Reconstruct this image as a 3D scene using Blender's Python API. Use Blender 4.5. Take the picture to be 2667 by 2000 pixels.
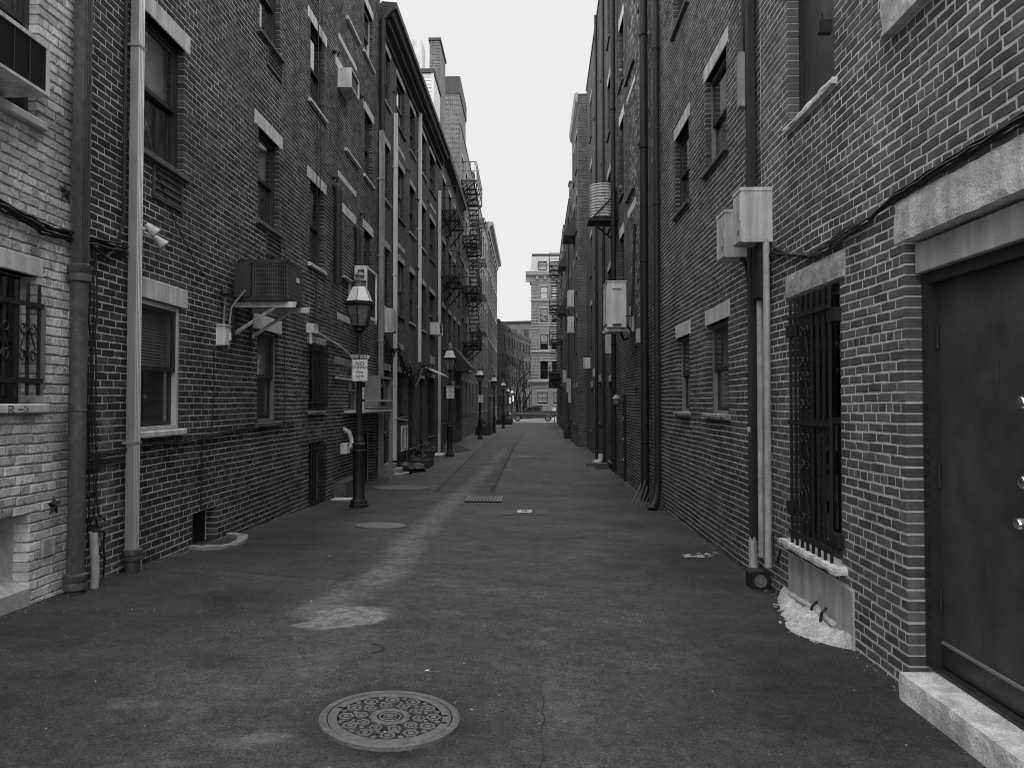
import bpy, bmesh, math, random
from mathutils import Vector, Matrix, noise
for _o in list(bpy.data.objects): bpy.data.objects.remove(_o)
SC = bpy.context.scene
COL = SC.collection
R = math.radians
# ---------------------------------------------------------------- camera, sky, sun, exposure
EYE = 1.70
cam_d = bpy.data.cameras.new('camera'); cam = bpy.data.objects.new('camera', cam_d); COL.objects.link(cam)
cam_d.sensor_width = 36.0; cam_d.lens = 36.0*2003/2667; cam_d.clip_start = 0.05; cam_d.clip_end = 3000
cam.location = (0, 0, EYE)
cam.rotation_euler = (R(90)+math.atan(48/2003), 0, math.atan(42.5/2003))
SC.camera = cam
W = bpy.data.worlds.new('World'); SC.world = W; W.use_nodes = True
nt = W.node_tree; nt.nodes.clear()
sky = nt.nodes.new('ShaderNodeTexSky'); sky.sky_type = 'NISHITA'; sky.sun_disc = False
sky.sun_elevation = R(76); sky.sun_rotation = R(188); sky.air_density = 1.0; sky.dust_density = 5.0
bw = nt.nodes.new('ShaderNodeRGBToBW'); nt.links.new(sky.outputs[0], bw.inputs[0])
# even cloud cover: the clear-sky luminance is compressed to a nearly even overcast grey
mr = nt.nodes.new('ShaderNodeMapRange'); mr.inputs['From Min'].default_value = 0; mr.inputs['From Max'].default_value = 30
mr.inputs['To Min'].default_value = 2.88; mr.inputs['To Max'].default_value = 3.02
nt.links.new(bw.outputs[0], mr.inputs['Value'])
bg = nt.nodes.new('ShaderNodeBackground'); bg.inputs['Strength'].default_value = 0.1
nt.links.new(mr.outputs[0], bg.inputs['Color'])
wo = nt.nodes.new('ShaderNodeOutputWorld'); nt.links.new(bg.outputs[0], wo.inputs['Surface'])
sd = bpy.data.lights.new('sun', 'SUN'); sd.energy = 1.5; sd.angle = R(140); sd.color = (1, 1, 1)
sun = bpy.data.objects.new('sun', sd); COL.objects.link(sun); sun.location = (0, -5, 30)
sun.rotation_euler = (R(14), 0, R(-8))
VS = SC.view_settings; VS.view_transform = 'Standard'; VS.look = 'None'; VS.exposure = 1.55; VS.gamma = 1.0; VS.use_curve_mapping = False
SC.render.engine = 'CYCLES'; SC.cycles.filter_width = 1.0
# ---------------------------------------------------------------- materials
MATS = {}
def newmat(name):
    m = bpy.data.materials.new(name); m.use_nodes = True; t = m.node_tree; t.nodes.clear()
    o = t.nodes.new('ShaderNodeOutputMaterial'); b = t.nodes.new('ShaderNodeBsdfPrincipled'); t.links.new(b.outputs[0], o.inputs[0])
    MATS[name] = m
    return m, t, b
def math_n(t, op, a, b=None, clamp=False):
    n = t.nodes.new('ShaderNodeMath'); n.operation = op; n.use_clamp = clamp
    for i, v in enumerate((a, b)):
        if v is None: continue
        if isinstance(v, (int, float)): n.inputs[i].default_value = v
        else: t.links.new(v, n.inputs[i])
    return n.outputs[0]
def noise_n(t, scale, detail=4, rough=.6, stretch=None, dist=0):
    g = t.nodes.new('ShaderNodeNewGeometry'); v = g.outputs['Position']
    if stretch:
        mp = t.nodes.new('ShaderNodeMapping'); mp.inputs['Scale'].default_value = stretch
        t.links.new(v, mp.inputs['Vector']); v = mp.outputs[0]
    n = t.nodes.new('ShaderNodeTexNoise'); n.inputs['Scale'].default_value = scale; n.inputs['Detail'].default_value = detail
    n.inputs['Roughness'].default_value = rough; n.inputs['Distortion'].default_value = dist
    t.links.new(v, n.inputs['Vector'])
    return n.outputs['Fac']
def ramp(t, x, a, b, lo=0.0, hi=1.0):
    n = t.nodes.new('ShaderNodeMapRange'); n.clamp = True
    n.inputs['From Min'].default_value = a; n.inputs['From Max'].default_value = b
    n.inputs['To Min'].default_value = lo; n.inputs['To Max'].default_value = hi
    t.links.new(x, n.inputs['Value']); return n.outputs[0]
def bump(t, b, h, strength, dist=.01):
    n = t.nodes.new('ShaderNodeBump'); n.inputs['Strength'].default_value = strength; n.inputs['Distance'].default_value = dist
    t.links.new(h, n.inputs['Height']); t.links.new(n.outputs[0], b.inputs['Normal'])
def plain(name, v, rough=.6, var=.25, scale=6, metal=0, bmp=0, bscale=60, streak=0, spec=.5, spots=0, big=0):
    m, t, b = newmat(name)
    n = noise_n(t, scale, 5, .65)
    f = ramp(t, n, .25, .75, 1-var, 1+var)
    c = math_n(t, 'MULTIPLY', f, v)
    if big:
        c = math_n(t, 'MULTIPLY', c, ramp(t, noise_n(t, .8, 6, .7), .35, .68, 1-big, 1+big*.6))
    if streak:
        s = noise_n(t, 9, 4, .6, (1, 1, .08)); c = math_n(t, 'MULTIPLY', c, ramp(t, s, .35, .7, 1+streak*.4, 1-streak))
    if spots:
        s = noise_n(t, 130, 2, .6); c = math_n(t, 'MULTIPLY', c, ramp(t, s, .3, .7, 1-spots, 1+spots))
    t.links.new(c, b.inputs['Base Color']); b.inputs['Metallic'].default_value = metal
    rr = noise_n(t, scale*1.7, 3); t.links.new(ramp(t, rr, .3, .7, max(.05, rough-.12), min(1, rough+.12)), b.inputs['Roughness'])
    b.inputs['Specular IOR Level'].default_value = spec
    if bmp: bump(t, b, noise_n(t, bscale, 4, .6), bmp, .01)
    return m
def brickmat(name, lo, hi, stain=.5, gloss=.85, paint=False, ghost=None):
    m, t, b = newmat(name)
    g = t.nodes.new('ShaderNodeNewGeometry'); oi = t.nodes.new('ShaderNodeObjectInfo')
    rnd = math_n(t, 'FRACT', math_n(t, 'ADD', g.outputs['Random Per Island'], oi.outputs['Random']))
    rnd2 = math_n(t, 'POWER', rnd, 1.6)
    c = ramp(t, rnd2, 0, 1, lo, hi)
    big = noise_n(t, .9, 5, .65); c = math_n(t, 'MULTIPLY', c, ramp(t, big, .3, .7, 1-stain*.5, 1+stain*.5))
    fine = noise_n(t, 34, 5, .7); c = math_n(t, 'MULTIPLY', c, ramp(t, fine, .25, .75, .72, 1.3))
    if paint:
        ch = noise_n(t, 15, 7, .8); c = math_n(t, 'MULTIPLY', c, ramp(t, ch, .53, .62, 1, .42))
        st = noise_n(t, 2.2, 4, .6, (1, 1, .5)); c = math_n(t, 'MULTIPLY', c, ramp(t, st, .46, .7, 1.05, .45))
    else:
        ef = noise_n(t, 7, 7, .8); c = math_n(t, 'ADD', c, ramp(t, ef, .6, .85, 0, hi*.7))
        st = noise_n(t, 3.2, 5, .65, (1, 1, .14)); c = math_n(t, 'MULTIPLY', c, ramp(t, st, .4, .68, 1.12, .58))
    if ghost:
        # worn paint left where an old pipe once ran: soft vertical band at (y, halfwidth, ztop)
        sp = t.nodes.new('ShaderNodeSeparateXYZ'); t.links.new(g.outputs['Position'], sp.inputs[0])
        dy = math_n(t, 'ABSOLUTE', math_n(t, 'SUBTRACT', sp.outputs['Y'], ghost[0]))
        mk = math_n(t, 'MULTIPLY', ramp(t, dy, ghost[1]*.3, ghost[1], 1, 0), ramp(t, sp.outputs['Z'], ghost[2]-.08, ghost[2], 1, 0))
        mk = math_n(t, 'MULTIPLY', mk, ramp(t, noise_n(t, 7, 3), .3, .65, .1, .85))
        c = math_n(t, 'ADD', c, math_n(t, 'MULTIPLY', mk, .13))
    t.links.new(c, b.inputs['Base Color']); b.inputs['Roughness'].default_value = gloss
    b.inputs['Specular IOR Level'].default_value = .35
    bump(t, b, math_n(t, 'ADD', noise_n(t, 55, 5, .7), math_n(t, 'MULTIPLY', noise_n(t, 240, 2), .5)), .55, .006)
    return m
def bricktex(name, lo, hi, mortar, bw_=.203, rh=.0677, ms=.006, stain=.4):
    m, t, b = newmat(name)
    g = t.nodes.new('ShaderNodeNewGeometry'); sp = t.nodes.new('ShaderNodeSeparateXYZ'); t.links.new(g.outputs['Position'], sp.inputs[0])
    cb = t.nodes.new('ShaderNodeCombineXYZ'); t.links.new(math_n(t, 'ADD', sp.outputs['X'], sp.outputs['Y']), cb.inputs[0]); t.links.new(sp.outputs['Z'], cb.inputs[1])
    br = t.nodes.new('ShaderNodeTexBrick'); t.links.new(cb.outputs[0], br.inputs['Vector'])
    br.inputs['Scale'].default_value = 1; br.inputs['Brick Width'].default_value = bw_; br.inputs['Row Height'].default_value = rh
    br.inputs['Mortar Size'].default_value = ms; br.inputs['Mortar Smooth'].default_value = .2; br.inputs['Bias'].default_value = -.2
    br.inputs['Color1'].default_value = (lo,)*3+(1,); br.inputs['Color2'].default_value = (hi,)*3+(1,); br.inputs['Mortar'].default_value = (mortar,)*3+(1,)
    bwn = t.nodes.new('ShaderNodeRGBToBW'); t.links.new(br.outputs['Color'], bwn.inputs[0])
    c = math_n(t, 'MULTIPLY', bwn.outputs[0], ramp(t, noise_n(t, .7, 5, .65), .3, .7, 1-stain*.6, 1+stain*.6))
    c = math_n(t, 'MULTIPLY', c, ramp(t, noise_n(t, 22, 4, .7), .3, .7, .75, 1.28))
    c = math_n(t, 'MULTIPLY', c, ramp(t, noise_n(t, 3, 3, .6, (1, 1, .1)), .45, .7, 1, .72))
    t.links.new(c, b.inputs['Base Color']); b.inputs['Roughness'].default_value = .88; b.inputs['Specular IOR Level'].default_value = .3
    bump(t, b, math_n(t, 'SUBTRACT', 1, br.outputs['Fac']), .6, .008)
    return m
def glassmat(name, tint, rough=.03):
    m = bpy.data.materials.new(name); m.use_nodes = True; t = m.node_tree; t.nodes.clear(); MATS[name] = m
    o = t.nodes.new('ShaderNodeOutputMaterial'); tr = t.nodes.new('ShaderNodeBsdfTransparent'); tr.inputs[0].default_value = (tint,)*3+(1,)
    gl = t.nodes.new('ShaderNodeBsdfGlossy'); gl.inputs['Roughness'].default_value = rough; gl.inputs[0].default_value = (.95,)*3+(1,)
    ge = t.nodes.new('ShaderNodeNewGeometry'); dt = t.nodes.new('ShaderNodeVectorMath'); dt.operation = 'DOT_PRODUCT'
    t.links.new(ge.outputs['Normal'], dt.inputs[0]); t.links.new(ge.outputs['Incoming'], dt.inputs[1])
    f5 = math_n(t, 'POWER', math_n(t, 'SUBTRACT', 1, math_n(t, 'ABSOLUTE', dt.outputs['Value']), True), 4)
    fr_out = math_n(t, 'ADD', math_n(t, 'MULTIPLY', f5, .93), .06, True)
    bp = t.nodes.new('ShaderNodeBump'); bp.inputs['Strength'].default_value = .25; bp.inputs['Distance'].default_value = .01
    t.links.new(noise_n(t, 2.2, 0, .5), bp.inputs['Height']); t.links.new(bp.outputs[0], gl.inputs['Normal'])
    mx = t.nodes.new('ShaderNodeMixShader'); t.links.new(fr_out, mx.inputs[0]); t.links.new(tr.outputs[0], mx.inputs[1]); t.links.new(gl.outputs[0], mx.inputs[2])
    t.links.new(mx.outputs[0], o.inputs[0]); return m
brickmat('brick_dark', .030, .088, .8, ghost=(6.68, .16, 1.62))
brickmat('brick_dark2', .035, .11, .9)
brickmat('brick_old', .09, .18, .6)
brickmat('brick_right', .055, .12, .7)
brickmat('brick_right2', .045, .13, .9)
brickmat('brick_pale', .25, .42, .4)
brickmat('brick_painted', .5, .82, .6, paint=True)
plain('mortar_grey', .58, .95, .35, 9, bmp=.5, bscale=90, big=.42)
plain('mortar_pale', .78, .95, .25, 14, bmp=.6, bscale=90, big=.25)
plain('mortar_painted', .42, .95, .45, 14, bmp=.6, bscale=90)
bricktex('brick_far_dark', .05, .11, .22)
bricktex('brick_far_mid', .08, .16, .26)
bricktex('brick_far_pale', .17, .30, .30, stain=.5)
bricktex('brick_core', .07, .15, .3)
bricktex('brick_chimney', .10, .2, .3, ms=.010)
plain('lintel_stone', .64, .85, .22, 5, bmp=.35, bscale=70, streak=.3, spots=.12)
plain('lintel_far', .42, .85, .25, 2, streak=.3)
plain('sill_dark', .10, .8, .4, 9, bmp=.4)
plain('sill_worn', .26, .9, .5, 9, bmp=.8, bscale=50, spots=.2)
plain('granite', .78, .9, .4, 5, bmp=.8, bscale=60, spots=.3, big=.25, streak=.3)
plain('granite_rough', .46, .9, .55, 9, bmp=1.0, bscale=40, spots=.35)
plain('concrete', .5, .9, .3, 5, bmp=.5, bscale=50, streak=.35)
plain('concrete_pale', .55, .9, .45, 11, bmp=1.0, bscale=45, spots=.55)
plain('iron_black', .013, .6, .4, 12, bmp=.3, bscale=80)
plain('iron_dark', .022, .62, .4, 12, bmp=.2, bscale=60)
plain('cast_iron', .085, .6, .45, 14, bmp=.5, bscale=60, streak=.4)
plain('iron_worn', .15, .5, .5, 24, bmp=.5, bscale=90, spots=.25)
plain('galvanised', .5, .42, .05, 2, metal=.6)
plain('galvanised_dull', .30, .55, .3, 9, streak=.4)
plain('metal_grey', .64, .5, .16, 4, streak=.45)
plain('metal_white', .72, .5, .12, 4, streak=.3)
plain('metal_dark', .03, .55, .3, 6)
plain('paint_white', .62, .55, .15, 5, streak=.3)
plain('paint_dark', .03, .45, .3, 8)
plain('frame_grey', .22, .6, .25, 8)
plain('wood_board', .45, .7, .25, 4, bmp=.2, bscale=40, streak=.3)
plain('door_paint', .07, .42, .5, 2.6, bmp=.25, bscale=120, spots=.25, big=.35)
plain('door_kick', .035, .35, .3, 5)
plain('steel_bright', .75, .22, .1, 8, metal=.95)
plain('pvc_white', .7, .45, .12, 6, streak=.25)
plain('pvc_stained', .48, .6, .35, 7, streak=.4)
plain('cable_black', .02, .6, .3, 20)
plain('cable_grey', .2, .6, .3, 20)
plain('interior', .012, .9, .3, 2)  # near-black: darkness of unlit rooms and openings put into the colour
plain('blind', .55, .7, .1, 3)
plain('curtain', .78, .8, .1, 3)
plain('shutter_dark', .04, .6, .35, 3, streak=.3)
plain('hood_white', .85, .4, .08, 4)
plain('lamp_glass', .17, .25, .5, 16)
plain('sign_white', .8, .5, .06, 5)
plain('sign_ink', .03, .5, .1, 5)
plain('siding', .68, .6, .08, 4, streak=.15)
plain('roof_slate', .07, .8, .3, 5)
plain('cornice_dark', .035, .6, .35, 6, streak=.3)
plain('stone_block', .2, .9, .35, 3, bmp=1, bscale=9, streak=.25)
plain('stone_smooth', .28, .85, .2, 2, streak=.3)
plain('slate_mansard', .38, .6, .12, 2, streak=.2)
plain('bark', .05, .9, .4, 8)
plain('truck_paint', .05, .3, .15, 3, spec=.6)
plain('chrome', .7, .15, .05, 5, metal=1)
plain('tyre', .02, .8, .2, 12)
plain('headlamp', .75, .2, .05, 5)
plain('leaf', .05, .6, .5, 25)
plain('leaf_dry', .07, .8, .5, 25)
plain('terracotta', .07, .8, .35, 9)
plain('plastic_bag', .014, .6, .3, 7)
plain('pavement', .28, .9, .25, 1.5, spots=.15)
plain('soil', .04, .95, .3, 20)
glassmat('glass', .8); glassmat('glass_dark', .35)
# ---------------------------------------------------------------- mesh helpers
def wpos(o):
    v = Vector((0, 0, 0))
    while o is not None: v += o.location; o = o.parent
    return v
class MB:
    def __init__(s): s.v = []; s.f = []; s.mi = []
    def add(s, vs, fs, mi=0):
        k = len(s.v); s.v += [tuple(p) for p in vs]; s.f += [tuple(k+i for i in f) for f in fs]; s.mi += [mi]*len(fs); return s
    def hexa(s, p, mi=0):   # 8 points: bottom 4 then top 4
        return s.add(p, [(0, 3, 2, 1), (4, 5, 6, 7), (0, 1, 5, 4), (1, 2, 6, 5), (2, 3, 7, 6), (3, 0, 4, 7)], mi)
    def box(s, x0, x1, y0, y1, z0, z1, mi=0):
        return s.hexa([(x0, y0, z0), (x1, y0, z0), (x1, y1, z0), (x0, y1, z0), (x0, y0, z1), (x1, y0, z1), (x1, y1, z1), (x0, y1, z1)], mi)
    def fbox(s, F, a, b, z0, z1, d0, d1, mi=0):
        return s.hexa([F.p(a, z0, d0), F.p(b, z0, d0), F.p(b, z0, d1), F.p(a, z0, d1), F.p(a, z1, d0), F.p(b, z1, d0), F.p(b, z1, d1), F.p(a, z1, d1)], mi)
    def bbox(s, F, a, b, z0, z1, d0, d1, c=.006, mi=0):     # box with chamfered front edges
        ps = []
        for (i, dd) in ((0, d0), (0, d1-c), (c, d1)):
            ps += [F.p(a+i, z0+i, dd), F.p(b-i, z0+i, dd), F.p(b-i, z1-i, dd), F.p(a+i, z1-i, dd)]
        fs = [(3, 2, 1, 0), (8, 9, 10, 11)]
        for r in (0, 4):
            for i in range(4): j = (i+1) % 4; fs.append((r+i, r+j, r+4+j, r+4+i))
        return s.add(ps, fs, mi)
    def ring(s, c, u, w, r, n, ph=0): return [tuple(c+u*(r*math.cos(ph+2*math.pi*i/n))+w*(r*math.sin(ph+2*math.pi*i/n))) for i in range(n)]
    def tube(s, pts, r, n=8, cap=True, mi=0):
        pts = [Vector(p) for p in pts]; rs = r if isinstance(r, (list, tuple)) else [r]*len(pts)
        k0 = len(s.v); d0 = (pts[1]-pts[0]).normalized(); up = Vector((0, 0, 1)) if abs(d0.z) < .9 else Vector((1, 0, 0))
        u = d0.cross(up).normalized(); rings = []
        for i, p in enumerate(pts):
            d = (pts[min(i+1, len(pts)-1)]-pts[max(i-1, 0)])
            d = d.normalized() if d.length > 1e-9 else d0
            u = (u-d*u.dot(d)); u = u.normalized() if u.length > 1e-6 else d.orthogonal().normalized()
            w = d.cross(u); rings += s.ring(p, u, w, rs[i], n)
        fs = []
        for i in range(len(pts)-1):
            for j in range(n): q = (j+1) % n; fs.append((i*n+j, i*n+q, (i+1)*n+q, (i+1)*n+j))
        if cap: fs += [tuple(reversed(range(n))), tuple((len(pts)-1)*n+j for j in range(n))]
        return s.add(rings, fs, mi)
    def lathe(s, c, prof, n=16, ph=0, mi=0):      # prof: (r, z) from bottom to top
        vs = []; fs = []
        for r, z in prof:
            for i in range(n): a = ph+2*math.pi*i/n; vs.append((c[0]+r*math.cos(a), c[1]+r*math.sin(a), c[2]+z))
        for k in range(len(prof)-1):
            for j in range(n): q = (j+1) % n; fs.append((k*n+j, k*n+q, (k+1)*n+q, (k+1)*n+j))
        fs += [tuple(reversed(range(n))), tuple((len(prof)-1)*n+j for j in range(n))]
        return s.add(vs, fs, mi)
    def prismF(s, F, poly, a, b, mi=0):           # poly of (d, z), swept along s
        n = len(poly); vs = [F.p(a, z, d) for d, z in poly]+[F.p(b, z, d) for d, z in poly]
        fs = [tuple(range(n)), tuple(reversed(range(n, 2*n)))]+[(i, n+i, n+(i+1) % n, (i+1) % n) for i in range(n)]
        return s.add(vs, fs, mi)
    def extr(s, poly, f):                         # poly of 2D points -> f(p, 0/1) world point
        n = len(poly); vs = [f(p, 0) for p in poly]+[f(p, 1) for p in poly]
        return s.add(vs, [tuple(range(n)), tuple(reversed(range(n, 2*n)))]+[(i, n+i, n+(i+1) % n, (i+1) % n) for i in range(n)])
    def mesh(s, name, mats, off=Vector((0, 0, 0)), fix=True, smooth=False):
        me = bpy.data.meshes.new(name)
        ox, oy, oz = off
        me.from_pydata([(p[0]-ox, p[1]-oy, p[2]-oz) for p in s.v], [], s.f)
        for m in (mats if isinstance(mats, (list, tuple)) else [mats]): me.materials.append(MATS[m])
        if isinstance(mats, (list, tuple)): me.polygons.foreach_set('material_index', s.mi)
        if fix:
            b = bmesh.new(); b.from_mesh(me); bmesh.ops.recalc_face_normals(b, faces=b.faces); b.to_mesh(me); b.free()
        if smooth:
            for p in me.polygons: p.use_smooth = True
            try: me.set_sharp_from_angle(angle=R(38))
            except Exception: pass
        return me
    def build(s, name, mats, parent=None, smooth=False, fix=True):
        off = wpos(parent)
        if parent is None and s.v:
            xs = [p[0] for p in s.v]; ys = [p[1] for p in s.v]; off = Vector(((min(xs)+max(xs))/2, (min(ys)+max(ys))/2, min(p[2] for p in s.v)))
        o = bpy.data.objects.new(name, s.mesh(name, mats, off, fix, smooth)); COL.objects.link(o)
        if parent is None: o.location = off
        else: o.parent = parent
        return o
def rough_block(name, mat, parent, F, a, b, z0, z1, d0, d1, amp=.004, step=.045, seed=0):
    # hewn stone: a finely cut block with uneven faces and chipped arrises
    bm = bmesh.new(); bmesh.ops.create_cube(bm, size=1)
    for v in bm.verts: v.co = ((a+b)/2+v.co.x*(b-a), (d0+d1)/2+v.co.y*(d1-d0), (z0+z1)/2+v.co.z*(z1-z0))
    for ax, lo, hi in ((0, a, b), (1, d0, d1), (2, z0, z1)):
        for k in range(1, max(2, int((hi-lo)/step))):
            co = [0, 0, 0]; co[ax] = lo+(hi-lo)*k/max(2, int((hi-lo)/step)); no = [0, 0, 0]; no[ax] = 1
            bmesh.ops.bisect_plane(bm, geom=bm.verts[:]+bm.edges[:]+bm.faces[:], plane_co=co, plane_no=no)
    off = wpos(parent)
    for v in bm.verts:
        x, y, z = v.co; lim = ((x, a, b), (y, d0, d1), (z, z0, z1)); ed = sum(1 for c, lo, hi in lim if c-lo < .004 or hi-c < .004)
        n = noise.noise_vector(Vector((x*9+seed, y*9, z*9)))*amp+noise.noise_vector(Vector((x*30, y*30+seed, z*30)))*amp*.6
        if ed >= 2:
            ch = max(0, noise.noise(Vector((x*11, y*11+seed, z*11)))+.25)*amp*3.2+.002
            n += Vector([(ch if c-lo < .004 else (-ch if hi-c < .004 else 0)) for c, lo, hi in lim])
        x, y, z = x+n.x, y+n.y, z+n.z; p = F.p(x, z, y); v.co = (p[0]-off.x, p[1]-off.y, p[2]-off.z)
    bmesh.ops.recalc_face_normals(bm, faces=bm.faces); me = bpy.data.meshes.new(name); bm.to_mesh(me); bm.free(); me.materials.append(MATS[mat])
    o = bpy.data.objects.new(name, me); COL.objects.link(o); o.parent = parent
    return o
def tag(o, label=None, cat=None, group=None, kind=None):
    if label: o['label'] = label
    if cat: o['category'] = cat
    if group: o['group'] = group
    if kind: o['kind'] = kind
    return o
def thing(name, label, cat, loc=(0, 0, 0), group=None):
    o = bpy.data.objects.new(name, None); COL.objects.link(o); o.location = loc; o.empty_display_size = .2
    return tag(o, label, cat, group)
def children(o): return [c for c in bpy.data.objects if c.parent is o]
def copy_tree(o, parent=None, loc=None):
    kids = {}
    for c in bpy.data.objects:
        if c.parent: kids.setdefault(c.parent.name, []).append(c)
    def rec(q, par):
        n = q.copy(); COL.objects.link(n); n.parent = par
        for c in kids.get(q.name, []): rec(c, n)
        return n
    r = rec(o, parent)
    if loc: r.location = loc
    return r
class Fr:
    def __init__(s, o, t, n): s.o = o; s.t = t; s.n = n
    def p(s, a, z, d): return (s.o[0]+s.t[0]*a+s.n[0]*d, s.o[1]+s.t[1]*a+s.n[1]*d, z)
def FL(x): return Fr((x, 0), (0, 1), (1, 0))
def FRt(x): return Fr((x, 0), (0, 1), (-1, 0))
def FA(x0, y0, x1, y1, side):      # angled facade; s runs like y; side +1: alley lies to +x (left row), -1: to -x
    l = math.hypot(x1-x0, y1-y0); t = ((x1-x0)/l, (y1-y0)/l); n = (t[1]*side, -t[0]*side)
    return Fr((x0-t[0]*y0/t[1], 0), t, n)
def interp(t, pts):
    if t <= pts[0][0]: return pts[0][1]
    for (a, b), (c, d) in zip(pts, pts[1:]):
        if t <= c: return b+(d-b)*(t-a)/(c-a)
    return pts[-1][1]
GL = [(-8, .27), (5.3, .21), (7.3, .15), (10.5, .01), (16, -.14), (33, -.24), (93, -.57)]
GR = [(-8, -.07), (5, -.10), (10, -.125), (15, -.19), (25, -.25), (45, -.36), (93, -.57)]
def gz(x, y):
    a = max(-.1, min(1.25, (x+3.7)/6.06)); return interp(y, GL)*(1-a)+interp(y, GR)*a
def proj(p):     # photograph pixel of a world point (used only to rank bricks by visible size)
    q = cam_inv @ Vector(p)
    if q.z > -.1: return None
    return 1333.5+2003*q.x/-q.z, 1000-2003*q.y/-q.z, -q.z
bpy.context.view_layer.update(); cam_inv = cam.matrix_world.inverted()
RN = random.Random(7)

# ---------------------------------------------------------------- brick laying
def lay(F, s0, s1, z0, z1, holes, L, c, j, bond='run', seed=1):
    rn = random.Random(seed); out = []
    k = math.floor(z0/c)
    while k*c < z1:
        zc = k*c; zm = zc+c*.5
        blk = sorted((h[0], h[1], h[4]) for h in holes if h[2] < zm < h[3])
        spans = []; cur = s0; cdeep = False
        for a, b, dp in blk:
            if a > cur: spans.append((cur, min(a, s1), cdeep, dp))
            if b > cur: cur = b; cdeep = dp
        if cur < s1: spans.append((cur, s1, cdeep, False))
        hdr = (bond == 'american' and k % 7 == 3) or (bond == 'mixed' and k % 6 == 2)
        unit = L/2 if hdr else L
        off = (L/4 if hdr else (k % 2)*L/2)+rn.uniform(-.02, .02)
        for a, b, dl, dr in spans:
            cuts = [a]; q = math.floor((a-off)/unit)+1
            while q*unit+off < b:
                x = q*unit+off+rn.uniform(-.006, .006)
                if bond == 'mixed' and rn.random() < .12: x -= unit*.5
                if x-cuts[-1] > .045 and b-x > .045: cuts.append(x)
                q += 1
            cuts.append(b)
            for i in range(len(cuts)-1):
                x0, x1 = cuts[i], cuts[i+1]
                if x1-x0 < .03: continue
                if bond == 'mixed' and x1-x0 > .17 and rn.random() < .10:
                    mid = (x0+x1)/2; pr = [(x0, mid), (mid, x1)]
                else: pr = [(x0, x1)]
                for y0, y1 in pr:
                    out.append((y0+(0 if dl and y0 == a else j/2), y1-(0 if dr and y1 == b else j/2), zc+j/2, zc+c-j/2, dl and y0 == a, dr and y1 == b))
        k += 1
    return out
def brick_mesh(name, ln, h, deep, mat, rn):
    m = MB(); a, b = ln/2, h/2; ja = .0032
    ol = [(-a, -b), (-a*.33, -b), (a*.33, -b), (a, -b), (a, 0), (a, b), (a*.33, b), (-a*.33, b), (-a, b), (-a, 0)]
    ol = [(x+rn.uniform(-ja, ja), z+rn.uniform(-ja, ja)) for x, z in ol]
    n = len(ol); dd = -.12 if deep else -.03
    vs = [(x, z, dd) for x, z in ol]+[(x, z, -.005+rn.uniform(-.0015, .0015)) for x, z in ol]
    vs += [(x-math.copysign(.006, x)*(abs(x) > a*.9), z-math.copysign(.005, z)*(abs(z) > b*.5), rn.uniform(-.0010, .0012)) for x, z in ol]
    fs = [tuple(range(2*n, 3*n))]
    for r in (0, n):
        for i in range(n): q = (i+1) % n; fs.append((r+i, r+q, r+n+q, r+n+i))
    m.add([(v[0], v[2], v[1]) for v in vs], fs)      # local: x along course, y = depth (out = +y before orienting), z up
    return m.mesh(name, mat, fix=True)
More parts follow.
